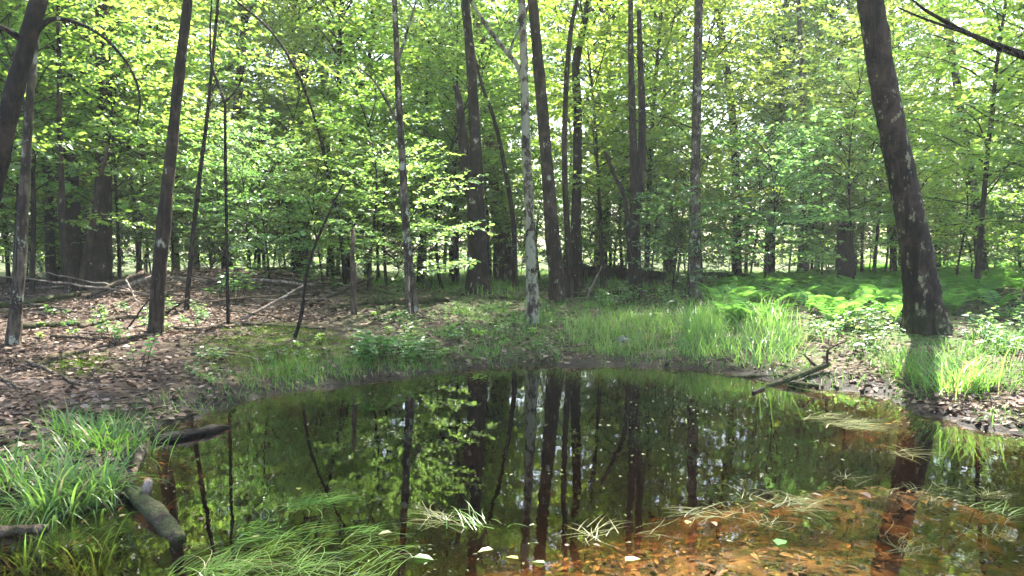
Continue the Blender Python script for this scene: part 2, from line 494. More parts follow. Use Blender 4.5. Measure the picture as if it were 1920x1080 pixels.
MOSS = gpoly([(370, 640), (430, 612), (560, 606), (660, 640), (640, 672), (560, 700), (420, 708)])
MOSS2 = gpoly([(85, 672), (200, 665), (200, 700), (100, 705)])
GRASSY = gpoly([(660, 590), (640, 545), (700, 520), (900, 508), (1300, 505), (1500, 520), (1920, 500), (2100, 540), (1990, 640), (1900, 720),
                (1700, 730), (1640, 640), (1500, 690), (1100, 680), (1010, 680), (900, 690), (800, 690)])
GRASSY2 = gpoly([(40, 800), (130, 770), (310, 775), (290, 820), (250, 900), (220, 945), (0, 945), (-100, 900)])

def build_ground():
    xs = axis_coords(-8.5, 9.5, 0.075, -170, 170); ys = axis_coords(2.2, 16.5, 0.075, -60, 220)
    X, Y = np.meshgrid(xs, ys)
    Z = height(X, Y)
    near = sstep(24, 40, np.hypot(X, Y))
    Z = Z * (1 - near) + near * (0.45 + 0.25 * fbm(X * 0.05, Y * 0.05, 3))
    nx, ny = len(xs), len(ys)
    V = np.stack([X, Y, Z], -1).reshape(-1, 3)
    i = np.arange(ny - 1)[:, None] * nx + np.arange(nx - 1)[None, :]
    Fc = np.stack([i, i + 1, i + nx + 1, i + nx], -1).reshape(-1, 4)
    mb = MB(); mb.add(V, Fc)
    o = mb.build('ground', M['ground']); tag(o, kind='structure')
    x, y = V[:, 0], V[:, 1]
    def put(name, arr):
        at_ = o.data.attributes.new(name, 'FLOAT', 'POINT'); at_.data.foreach_set('value', np.asarray(arr, np.float32))
    put('shore_distance', np.clip(shore(x, y), -3, 8))
    def soft(poly, w=0.5):
        return np.clip(sum(inside(poly, x + dx * w, y + dy * w).astype(float) for dx in (-1, 0, 1) for dy in (-1, 0, 1)) / 9, 0, 1)
    put('moss_mask', np.maximum(soft(MOSS, .35), soft(MOSS2, .2)))
    put('grass_mask', np.maximum(np.maximum(soft(GRASSY, .5), soft(GRASSY2, .25)), sstep(26, 36, y) * 0.9))
    return o
build_ground()

def gz(x, y):
    r = np.hypot(x, y); near = sstep(24, 40, r)
    return height(x, y) * (1 - near) + near * (0.45 + 0.25 * fbm(np.asarray(x) * 0.05, np.asarray(y) * 0.05, 3))

def build_water():
    x0, x1, y0, y1 = -6.6, 9.2, 1.9, 12.0
    mb = MB()
    V = [(x0, y0, 0), (x1, y0, 0), (x1, y1, 0), (x0, y1, 0), (x0, y0, -.9), (x1, y0, -.9), (x1, y1, -.9), (x0, y1, -.9)]
    mb.add(V, [(0, 1, 2, 3), (7, 6, 5, 4), (0, 4, 5, 1), (1, 5, 6, 2), (2, 6, 7, 3), (3, 7, 4, 0)])
    tag(mb.build('water', M['water'], smooth=False), kind='structure')
build_water()

# ------------------------------------------------------------------ crowns
def spray_tree(seed, centre, z0, z1, nb, Rad, leafL, e0=0.5, e1=-0.15, prof=None, twig_gap=0.2, droop=0.0, dens=1.0, tubes=True, r_br=0.010):
    """branches that leave the stem in layers, twigs to both sides, leaves held nearly level.
    centre(z) -> (x, y) of the stem.  Returns (branches, leaves)"""
    rs = np.random.RandomState(seed)
    br = MB(); P = []; A = []; Nn = []; S = []
    for i in range(nb):
        t = (i + rs.rand() * 0.8) / nb
        z = z0 + (z1 - z0) * t
        az = i * 2.39996 + rs.randn() * 0.5
        Lb = Rad * (prof(t) if prof else (0.55 + 0.75 * math.sin(math.pi * min(1, t * 0.8 + 0.15)))) * (0.65 + 0.5 * rs.rand())
        if t > 0.93: Lb *= 0.6
        m = 6
        el = np.linspace(e0 + 0.5 * t + rs.randn() * 0.15, e1 + rs.randn() * 0.15, m)
        azs = az + np.cumsum(rs.randn(m) * 0.13)
        st = Lb / (m - 1)
        d = np.stack([np.cos(azs) * np.cos(el), np.sin(azs) * np.cos(el), np.sin(el)], 1)
        c = centre(z)
        pts = np.vstack([[c[0], c[1], z], np.array([c[0], c[1], z]) + np.cumsum(d[:-1] * st, 0)])
        if tubes: br.add(*tube(pts, np.linspace(r_br * Lb + 0.004, 0.003, m), 5))
        nt = max(4, int(Lb / twig_gap))
        for j in range(nt):
            s = 0.22 + 0.78 * (j + rs.rand() * 0.7) / nt
            s = min(s, 0.999)
            f = s * (m - 1); k = int(f); q = pts[k] * (1 - (f - k)) + pts[min(k + 1, m - 1)] * (f - k)
            side = 1 if j % 2 else -1
            ta = azs[k] + side * (0.6 + 0.5 * rs.rand())
            tl = (0.16 + 0.34 * (1 - s) + 0.12 * rs.rand()) * Lb
            tl = max(tl, leafL * 2.2)
            te = el[k] * 0.4 + rs.randn() * 0.16 - droop
            td = np.array([math.cos(ta) * math.cos(te), math.sin(ta) * math.cos(te), math.sin(te)])
            if tubes: br.add(*tube(np.stack([q, q + td * tl * 0.5 + [0, 0, 0.01], q + td * tl]), [0.005, 0.004, 0.002], 3))
            nl = max(3, int(tl / (leafL * 0.5) * dens))
            u = (np.arange(nl) + 0.6 + rs.rand(nl) * 0.5) / (nl + 0.3)
            lp = q + td * tl * u[:, None] + rs.randn(nl, 3) * leafL * 0.12
            la = ta + np.where(np.arange(nl) % 2, 1, -1) * (0.5 + 0.5 * rs.rand(nl)) * (u < 0.93)
            le = te - 0.15 + rs.randn(nl) * 0.3
            P.append(lp); A.append(np.stack([np.cos(la) * np.cos(le), np.sin(la) * np.cos(le), np.sin(le)], 1))
            Nn.append(np.array([0, 0, 1.0]) + rs.randn(nl, 3) * 0.42)
            S.append(leafL * (0.5 + 0.85 * rs.rand(nl)))
    P = np.concatenate(P); A = np.concatenate(A); Nn = np.concatenate(Nn); S = np.concatenate(S)
    lf = MB(); lf.add(*leaves(P, A, Nn, S))
    return br, lf, len(P)

def stem_curve(seed, H, wob):
    rs = np.random.RandomState(seed)
    a = rs.randn(2) * wob; b = rs.randn(2) * wob * 0.7; ph = rs.rand(2) * 6
    def c(z):
        t = z / H
        return np.array([a[k] * t * t * H * 0.1 + b[k] * (math.sin(ph[k] + t * 5) - math.sin(ph[k])) * 0.3 for k in (0, 1)])
    return c

SAPL = []                     # understory variants: (stem mesh, branch mesh, leaf mesh, height, radius)
for i, (H, Rd, z0, nb, lf, ll) in enumerate([(6.5, 2.0, 1.0, 32, 'leaf', .112), (8.0, 2.4, 1.3, 36, 'leaf_yellow', .118), (5.0, 1.7, 0.7, 27, 'leaf', .105),
        (9.5, 2.6, 1.8, 40, 'leaf_yellow', .122), (7.2, 2.1, 0.8, 33, 'leaf_cool', .11), (4.0, 1.6, 0.45, 24, 'leaf_cool', .10), (10.5, 2.5, 2.6, 38, 'leaf', .122)]):
    c = stem_curve(100 + i, H, 0.9)
    zz = np.linspace(-0.25, H, 16)
    st = MB(); st.add(*tube([(*c(z), z) for z in zz], np.linspace(0.009 * H * 0.75 + 0.006, 0.006, 16), 7, 0.05, i))
    br, lv, cnt = spray_tree(200 + i, c, z0, H, nb, Rd, ll, r_br=0.005, dens=1.0, twig_gap=0.19)
    SAPL.append((st.mesh('sapling_stem', M['twig'] if i % 2 else M['bark']), br.mesh('sapling_branches', M['twig']), lv.mesh('sapling_leaves', M[lf], False), H, Rd, z0))

CANO = []                     # canopy crowns, origin at the crown's base
for i, (Hc, Rd, nb, lf) in enumerate([(9, 3.6, 56, 'leaf_canopy'), (11, 4.0, 62, 'leaf_canopy'), (8, 3.4, 52, 'leaf_yellow'), (10, 3.5, 56, 'leaf')]):
    c = stem_curve(300 + i, Hc, 0.8)
    zz = np.linspace(-0.2, Hc * 0.98, 12)
    br, lv, cnt = spray_tree(310 + i, c, 0.0, Hc, nb, Rd, 0.15, 0.75, -0.1, None, 0.32, 0.05, 0.62, True, 0.012)
    br.add(*tube([(*c(z), z) for z in zz], np.linspace(0.11, 0.012, 12), 8, 0.04, i))
    CANO.append((br.mesh('canopy_limbs', M['bark']), lv.mesh('canopy_leaves', M[lf], False), Hc, Rd))

# openings in the canopy: places on the ground that the photograph shows in full sun
SUNNY = [ground_hit(px, py) for px, py in [(1150, 640), (1250, 640), (1340, 640), (1430, 650), (1520, 660), (560, 560), (480, 550), (620, 560), (320, 730), (230, 690), (900, 560), (1620, 560), (1850, 540), (200, 600), (110, 640), (400, 545), (1880, 640), (1500, 548), (1520, 930)]]

def blocks(x, y, zc0, zc1, rad):
    for p in SUNNY:
        z = np.linspace(zc0, zc1, 12)
        q = p[None, :2] + SUNV[None, :2] * ((z - p[2]) / SUNV[2])[:, None]
        if np.hypot(q[:, 0] - x, q[:, 1] - y).min() < rad: return True
    return False

# ------------------------------------------------------------------ trees one can tell apart
def trunk_path(spec, Y, hc):
    """centreline points and radii from the photographed outline, carried on upward to the crown"""
    P = []; rr = []
    for px, py, w in spec:
        P.append(at(px, py, Y)); rr.append(w * 0.5 / F * Y)
    P = np.array(P); rr = np.array(rr) * 0.85
    return P, rr

def hero(name, label, spec, Y=None, hc=7.0, bark='bark', crown=0, cs=1.0, limbs=(), flare=0.35, lobes=4, group=None, crz=0.0, top=True, rough=0.04, cat='tree', sides=14):
    bx, by, bw = spec[0]
    if Y is None:
        g = ground_hit(bx, by); Y = g[1]
    P, rr = trunk_path(spec, Y, hc)
    base = P[0].copy(); base[2] = float(gz(base[0], base[1]))
    # depth wander so that the stem is not flat from the side
    rs = np.random.RandomState(int(bx) % 1000)
    wob = rs.randn() * 0.05
    for k in range(1, len(P)): P[k][1] += wob * (P[k][2] - P[0][2]) * 0.6
    P[0][2] = base[2]
    if P[-1][2] < hc and top:
        d = P[-1] - P[-2]; d /= np.linalg.norm(d)
        n = 3
        gap = hc - P[-1][2]
        for k in range(n):
            d = d * 0.75 + np.array([0, 0, 0.25]); d /= np.linalg.norm(d)
            P = np.vstack([P, P[-1] + d * gap / n / max(d[2], 0.3)]); rr = np.append(rr, rr[-1] * 0.9)
    root = empty(name, base, label, cat, group)
    loc = P - base
    m = max(24, len(P) * 9)
    C = catmull(np.vstack([[loc[0] - [0, 0, 0.0]], loc[1:]]), m)
    u = np.linspace(0, len(rr) - 1, m); rad = np.interp(u, np.arange(len(rr)), rr)
    C = np.vstack([C[0] - [0, 0, 0.3], C]); rad = np.append(rad[0] * 1.08, rad)
    mb = MB(); mb.add(*tube(C, rad, sides, rough, int(bx) % 997, (0.16 + rr[0] * 1.2, flare, lobes) if flare else None))
    mb.build('trunk', M[bark], root)
    for lp in limbs:
        Q = np.array([at(a, b, Y + dy) for a, b, w, dy in lp]) - base
        q = np.array([w * 0.5 / F * Y for a, b, w, dy in lp])
        mm = len(Q) * 4
        lm = MB(); lm.add(*tube(catmull(Q, mm), np.interp(np.linspace(0, len(q) - 1, mm), np.arange(len(q)), q), 8, 0.04, int(lp[0][0]) % 997))
        lm.build('limb', M[bark], root)
    if crown is not None:
        br, lv, Hc, Rd = CANO[crown % 4]
        e = C[-1]
        if blocks(base[0] + e[0], base[1] + e[1], base[2] + e[2], base[2] + e[2] + Hc * cs, Rd * cs * 0.7): cs *= 0.6
        link('branches', br, root, e, crz, cs); link('crown', lv, root, e, crz, cs)
    return root, Y

H = hero
H('leaning_tree', 'dark thick trunk leaning right across the upper left corner of the wood', [(-70, 650, 60), (-45, 480, 46), (-8, 330, 40), (22, 190, 38), (48, 90, 36), (72, 0, 36), (84, -60, 34)], 9.5, 6.5, 'bark', 0, 0.8,
  limbs=[[(66, 60, 13, 0), (98, 36, 9, .1), (150, 45, 6.5, .25), (200, 75, 5.5, .4), (242, 125, 5, .5), (262, 180, 4, .6), (256, 235, 2.5, .7)],
         [(40, 75, 14, 0), (20, 60, 10, -.2), (0, 50, 9, -.3), (-40, 30, 7, -.5)]])
H('grey_tree', 'slim smooth grey trunk beside the leaning dark trunk, base on the leafy bank', [(24, 645, 30), (30, 560, 25), (36, 450, 24), (40, 300, 20), (46, 160, 17), (56, 20, 14)], None, 7, 'bark_grey', 2, 0.7)
H('broad_tree', 'very broad dark trunk in the shaded cluster behind the left bank', [(182, 528, 64), (186, 460, 50), (192, 380, 36), (193, 250, 32), (190, 120, 28), (188, 0, 24)], None, 10, 'bark', 1, 0.9, flare=0.2)
H('dark_tree', 'dark trunk just left of the very broad trunk in the shaded cluster', [(140, 530, 34), (139, 440, 30), (135, 300, 27), (130, 180, 22), (124, 60, 18), (120, 0, 16)], 19, 10, 'bark', 2, 0.9)
H('crooked_tree', 'thin brown trunk at the left front of the shaded cluster', [(131, 548, 21), (126, 470, 16), (117, 400, 13), (110, 260, 12), (108, 150, 10)], None, 7, 'bark_brown', 3, 0.6)
H('slanting_stem', 'short brown stem slanting right in front of the very broad trunk', [(152, 545, 20), (160, 490, 17), (172, 430, 13), (186, 350, 9), (205, 260, 6)], None, 3.4, 'bark_brown', None, top=False, flare=.1)
H('leaning_tree', 'dark trunk leaning left in the leaves above the shaded cluster', [(96, 500, 22), (88, 320, 18), (78, 250, 16), (62, 160, 15), (50, 60, 13)], 20, 10, 'bark', 0, 0.7)
H('straight_tree', 'brown straight trunk leaning slightly right, standing alone on the left bank', [(291, 627, 34), (295, 560, 32), (301, 480, 31), (312, 360, 27), (323, 250, 24), (335, 130, 23), (350, 0, 21)], None, 7.0, 'bark_brown', 1, 0.75, flare=.15)
H('thin_tree', 'thin dark tree just right of the straight brown trunk on the left bank', [(350, 580, 12), (356, 480, 11), (366, 360, 10), (379, 240, 9), (388, 130, 8), (396, 20, 7)], None, 6.6, 'bark', 2, 0.55, flare=.1, sides=8)
H('forked_sapling', 'slender black stem forking into two wavy tops, on the left bank', [(428, 612, 8), (426, 520, 7.5), (424, 400, 7), (422, 300, 7), (421, 190, 6.5)], None, 6, 'bark', None, top=False, flare=.1, sides=8,
  limbs=[[(421, 192, 6, 0), (410, 160, 5.5, 0), (397, 120, 5, 0), (394, 60, 4, .1), (398, -20, 3, .2)], [(421, 192, 5, 0), (440, 172, 4, .1), (452, 150, 3, .2), (458, 120, 2, .2)]], cat='sapling')
H('bowed_sapling', 'black bowed sapling leaning right at the edge of the mossy bank', [(553, 634, 8), (566, 585, 8), (573, 527, 7), (588, 470, 6.5), (604, 430, 6), (622, 390, 5), (644, 345, 4)], None, 3, 'bark', None, top=False, flare=.1, sides=8, cat='sapling')
H('arching_tree', 'thin dark tree arching over to the left, tip near the top edge', [(648, 500, 9), (636, 420, 8), (620, 350, 7), (604, 270, 6.5), (584, 200, 6), (556, 130, 6), (510, 60, 5), (440, 0, 4.5), (380, -40, 3)], 17, 6, 'bark', None, top=False, flare=.1, sides=8)
H('grey_tree', 'slender grey trunk left of centre with forked foot', [(777, 585, 22), (768, 500, 19), (762, 430, 18), (756, 320, 16), (748, 180, 14), (744, 80, 12), (741, 0, 11)], None, 8, 'bark_grey', 3, 0.7, flare=.1,
  limbs=[[(766, 600, 11, -.6), (764, 560, 10, -.4), (763, 520, 10, -.2), (762, 470, 9, 0)], [(752, 240, 7, 0), (730, 200, 5, .2), (700, 150, 4, .4), (670, 125, 3, .6)], [(745, 120, 6, 0), (760, 70, 5, .2), (775, 20, 4, .3), (790, -30, 3, .3)]])
H('twin_tree', 'dark trunk dividing into two stems at mid height, at the centre of the wood', [(897, 532, 52), (895, 460, 42), (892, 390, 40), (893, 330, 30), (890, 240, 25), (884, 140, 22), (876, 40, 20), (870, -20, 18)], 18.5, 10, 'bark', 0, 0.8,
  limbs=[[(893, 400, 26, 0), (876, 330, 22, 0), (868, 260, 19, .1), (862, 200, 16, .2), (856, 168, 11, .2), (850, 160, 6, .2)]])
H('pale_tree', 'broad pale grey trunk behind the divided dark trunk', [(945, 505, 42), (938, 420, 36), (928, 330, 32), (918, 230, 28), (905, 120, 25), (893, 20, 22)], 27, 13, 'bark_grey', 1, 1.0)
H('curved_sapling', 'thin dark stem curving up and left between the pale trunk and the lichen-spotted trunk', [(966, 520, 13), (964, 440, 11), (956, 370, 10), (942, 290, 9), (925, 220, 8), (905, 165, 7), (888, 100, 6), (880, 60, 5)], 20, 8, 'bark', None, top=False, flare=.1, sides=8)
H('lichen_tree', 'pale trunk spotted with lichen, standing nearest the far shore', [(998, 608, 34), (998, 560, 28), (996, 480, 24), (992, 380, 21), (987, 280, 19), (984, 180, 18), (981, 80, 17), (978, 0, 16)], None, 8, 'bark_lichen', 3, 0.7, flare=.1,
  limbs=[[(984, 160, 11, 0), (968, 120, 9, .1), (950, 98, 9, .15), (922, 62, 8, .2), (895, 22, 7, .3), (870, -20, 6, .4)], [(953, 102, 6, .15), (965, 72, 5, .2), (980, 42, 5, .2), (990, 10, 4, .2)]])
H('dark_tree', 'tall dark trunk right of the lichen-spotted one, leaning gently left', [(1046, 566, 40), (1042, 500, 35), (1034, 420, 31), (1025, 300, 27), (1015, 180, 25), (1006, 80, 23), (999, 0, 22)], None, 8, 'bark_brown', 1, 0.75, flare=.15)
H('thin_tree', 'thin brown trunk touching the foot of the tall dark trunk', [(1069, 558, 19), (1066, 470, 14), (1061, 380, 13), (1059, 260, 12), (1064, 130, 11), (1072, 50, 10), (1082, 0, 8)], None, 8, 'bark_brown', 2, 0.6, flare=.1)
H('dark_tree', 'black trunk close behind the thin brown one near the far fallen trunk', [(1083, 546, 28), (1080, 430, 23), (1083, 320, 20), (1084, 200, 19), (1081, 120, 18), (1094, 50, 15), (1104, 0, 13)], None, 10, 'bark', 0, 0.8)
H('twin_tree', 'pair of dark stems on one foot, right of centre', [(1192, 500, 30), (1190, 420, 23), (1188, 320, 18), (1185, 220, 15), (1182, 120, 13), (1181, 40, 11)], 18.5, 9, 'bark', 1, 0.8,
  limbs=[[(1193, 400, 18, 0), (1201, 340, 17, 0), (1204, 260, 15, .1), (1203, 180, 13, .2), (1200, 100, 11, .2), (1198, 20, 9, .3)]])
H('leaning_tree', 'thin dead dark stem leaning left against the pair of dark stems', [(1186, 430, 11), (1174, 385, 10), (1156, 335, 9), (1134, 282, 8)], 18, 4, 'bark', None, top=False, flare=0, sides=8)
H('grey_tree', 'straight grey trunk between the pair of stems and the fern bed', [(1302, 492, 30), (1303, 430, 25), (1305, 330, 22), (1308, 220, 20), (1311, 110, 19), (1314, 0, 18)], 18, 9, 'bark_grey', 3, 0.8)
H('leaning_tree', 'dark trunk bending left at the back edge of the fern bed', [(1382, 523, 21), (1381, 450, 18), (1379, 350, 17), (1374, 250, 16), (1362, 150, 16), (1350, 70, 15), (1339, 0, 14)], None, 9, 'bark', 2, 0.7)
H('pale_tree', 'pale slim trunk half hidden in leaves behind the fern bed', [(1504, 512, 22), (1505, 420, 15), (1505, 300, 13), (1502, 180, 11), (1497, 60, 10), (1494, 0, 9)], 26, 12, 'bark_grey', 0, 0.8)
H('big_tree', 'big dark trunk leaning left at the right shore, the thickest in view', [(1738, 622, 84), (1731, 570, 74), (1724, 520, 69), (1710, 440, 63), (1690, 350, 58), (1668, 250, 55), (1648, 160, 54), (1630, 60, 53), (1620, 0, 52)], None, 8, 'bark_big', 1, 0.8, flare=.95, lobes=5, sides=32, rough=.035)
H('snag', 'dark broken stump behind the fern bed with a mossy limb against it', [(1588, 500, 40), (1585, 460, 34), (1582, 430, 30), (1578, 412, 22), (1574, 396, 9), (1572, 384, 3)], 21, 3, 'bark', None, top=False, flare=.2, cat='dead tree')
H('hazy_tree', 'grey trunk high in the yellow leaves right of the big leaning trunk', [(1845, 520, 26), (1830, 400, 22), (1805, 250, 18), (1790, 140, 16), (1765, 0, 15)], 24, 12, 'bark_grey', 2, 0.9)
H('hazy_tree', 'dim grey trunk rising behind the big leaning trunk', [(1676, 500, 16), (1674, 300, 13), (1672, 120, 11), (1669, 0, 10)], 27, 12, 'bark_grey', 3, 0.8)
# the tree whose bough reaches in at the upper right stands just outside the frame
H('overhanging_tree', 'tree outside the right edge whose bare dark bough reaches in at upper right', [(2140, 700, 60), (2130, 500, 50), (2115, 300, 44), (2100, 100, 42), (2095, 0, 40)], 8.0, 6.5, 'bark', 2, 0.7,
  limbs=[[(2112, 180, 26, 0), (2010, 130, 20, -.1), (1920, 104, 15, -.2), (1860, 82, 12, -.2), (1800, 55, 8, -.2), (1740, 22, 6, -.2), (1716, 4, 4, -.2), (1690, -15, 3, -.2)],
         [(1830, 68, 7, -.2), (1780, 52, 5, -.3), (1720, 30, 4, -.3), (1684, 14, 3, -.4)]])

# ------------------------------------------------------------------ understory and canopy behind
def zone(px): return 0 if px < 640 else (1 if px < 1280 else 2)
ZW = ['behind the left bank', 'behind the middle of the far shore', 'behind the fern bed on the right']
rng = random.Random(5)
placed = []

def put_sapling(x, y, v, sc, label, group):
    st, br, lv, Hh, Rd, z0 = SAPL[v]
    r = empty('sapling', (x, y, float(gz(x, y)) - 0.02), label, 'sapling', group, rng.random() * 6.283, (sc, sc, sc * (0.9 + 0.25 * rng.random())))
    link('stem', st, r); link('branches', br, r); link('crown', lv, r)
    placed.append((x, y))

def ok(x, y, md):
    return all((x - a) ** 2 + (y - b) ** 2 > md * md for a, b in placed)

NS = 0
for tries in range(9000):
    if NS >= 175: break
    y = 15.5 + 29 * rng.random()
    x = (rng.random() * 2 - 1) * (0.70 * y + 2.5)
    px = 960 + F * x / y
    if -1.5 < x < 3.5 and y < 19: continue
    if px > 1250 and px < 1950 and y < 20: continue
    if not ok(x, y, 1.3 + 0.008 * y): continue
    v = rng.choice([0, 1, 1, 2, 3, 3, 4, 5, 5, 2, 6, 0]); sc = 0.8 + 0.5 * rng.random()
    Hh, Rd, z0 = SAPL[v][3:]
    if blocks(x, y, z0 * sc, Hh * sc, Rd * sc * 0.75): continue
    far = y > 30
    zn = zone(px)
    put_sapling(x, y, v, sc, ('small pale leafy sapling far off in the understory ' if far else 'slender leafy sapling in the near understory ') + ZW[zn],
                ('far saplings ' if far else 'near saplings ') + ZW[zn])
    NS += 1

BUSH = []
for i, (Hh, Rd, nb, lf, ll) in enumerate([(2.6, 1.3, 30, 'leaf', .115), (3.2, 1.5, 34, 'leaf_cool', .12), (2.0, 1.2, 26, 'leaf_cool', .105), (3.6, 1.5, 36, 'leaf_yellow', .125)]):
    c = stem_curve(500 + i, Hh, 1.6)
    zz = np.linspace(-0.2, Hh, 12)
    st = MB(); st.add(*tube([(*c(z), z) for z in zz], np.linspace(0.018, 0.004, 12), 6, 0.05, i))
    br, lv, cnt = spray_tree(510 + i, c, 0.3, Hh, nb, Rd, ll, r_br=0.005, dens=0.6)
    BUSH.append((st.mesh('bush_stem', M['twig']), br.mesh('bush_branches', M['twig']), lv.mesh('bush_leaves', M[lf], False), Rd))
pb = []
for tries in range(6000):
    if len(pb) >= 100: break
    y = 17.5 + 27 * rng.random(); x = (rng.random() * 2 - 1) * (0.68 * y + 1.5); px = 960 + F * x / y
    if 690 < px < 1290 and y < 22: continue
    if px > 1250 and y < 22: continue
    if px < 690 and y < 20.5: continue
    if any((x - a) ** 2 + (y - b) ** 2 < 2.2 for a, b in pb): continue
    k = rng.randrange(4); sc = 0.75 + 0.5 * rng.random(); zn = zone(px); far = y > 32
    r = empty('understory_bush', (x, y, float(gz(x, y)) - 0.02), ('pale leafy bush low in the far wood ' if far else 'leafy bush low among the nearer stems ') + ZW[zn], 'bush',
              ('far bushes ' if far else 'near bushes ') + ZW[zn], rng.random() * 6.28, sc)
    link('stem', BUSH[k][0], r); link('branches', BUSH[k][1], r); link('crown', BUSH[k][2], r)
    pb.append((x, y))

TR = []
for i in range(3):
    c = stem_curve(400 + i, 9, 0.5)
    zz = np.linspace(-0.3, 8.0, 14)
    mb = MB(); mb.add(*tube([(*c(z), z) for z in zz], np.linspace(0.17, 0.10, 14), 10, 0.05, i, (0.3, 0.3, 4)))
    TR.append((mb.mesh('canopy_trunk', M['bark_brown'] if i == 1 else M['bark']), c(8.0)))
NC = 0
placed_c = []
for tries in range(5000):
    if NC >= 23: break
    y = 19 + 27 * rng.random()
    x = (rng.random() * 2 - 1) * (0.72 * y + 5)
    if any((x - a) ** 2 + (y - b) ** 2 < 9 for a, b in placed_c): continue
    i = rng.randrange(3); k = rng.randrange(4); sc = 0.8 + 0.5 * rng.random()
    if blocks(x, y, 7 * sc, (8 + CANO[k][2]) * sc, CANO[k][3] * sc * 0.75): continue
    zn = zone(960 + F * x / y); far = y > 36
    r = empty('forest_tree', (x, y, float(gz(x, y)) - 0.03), ('distant tall tree with pale leaves ' if far else 'tall dark-trunked tree among the saplings ') + ZW[zn], 'tree',
              ('distant trees ' if far else 'tall trees ') + ZW[zn], rng.random() * 6.28, sc)
    tm, c8 = TR[i]
    link('trunk', tm, r); link('branches', CANO[k][0], r, (c8[0], c8[1], 7.8)); link('crown', CANO[k][1], r, (c8[0], c8[1], 7.8))
    placed_c.append((x, y)); NC += 1

def distant_forest():
    rs = np.random.RandomState(77)
    n = 52000
    ncl = 1000
    cy = 64 + 34 * rs.rand(ncl); cx = (rs.rand(ncl) * 2 - 1) * (0.75 * cy + 8); cz = 0.4 + 20 * rs.rand(ncl) ** 1.35
    k = rs.randint(0, ncl, n)
    p = np.stack([cx[k], cy[k], cz[k]], 1) + rs.randn(n, 3) * np.array([1.5, 1.5, 0.55])
    p[:, 2] = np.maximum(p[:, 2], 0.5)
    a = rs.randn(n, 3) * np.array([1, 1, 0.35]); nn = np.array([0, 0, 1.0]) + rs.randn(n, 3) * 0.5
    mb = MB(); mb.add(*leaves(p, a, nn, 0.3 + 0.25 * rs.rand(n)))
    o = mb.build('distant_forest', M['far_leaf'], smooth=False)
    tag(o, 'far leafy edge of the wood seen between the trunks', 'forest', kind='stuff')
    tm = MB()
    for j in range(110):
        y = 62 + 34 * rs.rand(); x = (rs.rand() * 2 - 1) * 0.78 * y
        r0 = 0.05 + 0.14 * rs.rand() ** 2
        tm.add(*tube([(x, y, 0), (x + rs.randn() * .3, y, 6), (x + rs.randn() * .7, y, 13), (x + rs.randn(), y, 18)], [r0, r0 * .9, r0 * .7, .02], 6))
    t = tm.build('trunks', M['bark_grey'], o); tag(t, kind='stuff')
distant_forest()

# ------------------------------------------------------------------ leafy saplings close by
def near(name, label, px, py, Y, v, sc, cat='sapling', group=None):
    if Y is None: g = ground_hit(px, py)
    else: g = at(px, py, Y)
    st, br, lv, Hh, Rd, z0 = SAPL[v]
    r = empty(name, (g[0], g[1], float(gz(g[0], g[1])) - 0.02), label, cat, group, rng.random() * 6.28, sc)
    link('stem', st, r); link('branches', br, r); link('crown', lv, r)
near('sapling', 'yellow-green leafy tree filling the upper right behind the big leaning trunk', 1830, 560, 17, 3, 1.0)
near('sapling', 'leafy yellow-green tree at the right edge beyond the fern bed', 1990, 560, 15.5, 1, 1.0)
near('sapling', 'glossy pale-leaved bush sapling at the back of the fern bed, left of the stump', 1430, 540, 18.5, 5, 0.95)
near('sapling', 'glossy leafy sapling just left of the big leaning trunk', 1600, 540, 19, 4, 0.75)
near('sapling', 'low silvery bush between the fern bed and the far fallen trunk', 1260, 555, 17.5, 5, 0.6)
near('sapling', 'leafy sapling with yellow sprays at the upper left edge', 60, 560, 14.5, 1, 0.85)
near('sapling', 'leafy sapling with bright sprays between the grey and straight left trunks', 225, 560, 17, 0, 0.85)
near('sapling', 'low leafy sapling on the brow of the left bank beside the bowed sapling', 505, 545, 16.5, 5, 0.8)
near('sapling', 'leafy sapling left of the slender grey trunk', 690, 560, 16.8, 2, 0.9)

near('sapling', 'small leafy sapling on the brow of the left bank, left of the bowed sapling', 470, 545, 17.2, 5, 0.62)
near('sapling', 'small leafy sapling on the brow between the bowed sapling and the broken stake', 605, 545, 17.0, 5, 0.7)
near('sapling', 'small leafy sapling behind the broken stake', 655, 540, 18.2, 2, 0.65)
near('sapling', 'low leafy sapling behind the straight brown trunk', 395, 545, 18.4, 5, 0.75)
near('sapling', 'tall leafy sapling just behind the dark divided trunk', 850, 545, 23.5, 1, 1.05)
near('sapling', 'leafy sapling between the lichen-spotted trunk and the pair of dark stems', 1130, 545, 22, 3, 1.0)
for px, Y, k, sc in [(560, 31, 0, 1.15), (690, 35, 1, 1.1), (850, 33, 3, 1.1), (960, 38, 1, 1.2), (1130, 34, 0, 1.1), (1250, 39, 1, 1.1), (1440, 33, 3, 1.15), (1510, 37, 1, 1.2), (1600, 34, 0, 1.1), (330, 36, 3, 1.1)]:
    x = (px - 960) / F * Y
    r = empty('forest_tree', (x, Y, float(gz(x, Y)) - 0.03), 'tall tree with high bright crown ' + ZW[zone(px)], 'tree', 'high-crowned trees ' + ZW[zone(px)], rng.random() * 6.28, sc)
    tm, c8 = TR[k % 3]
    link('trunk', tm, r); link('branches', CANO[k][0], r, (c8[0], c8[1], 5.6)); link('crown', CANO[k][1], r, (c8[0], c8[1], 5.6))

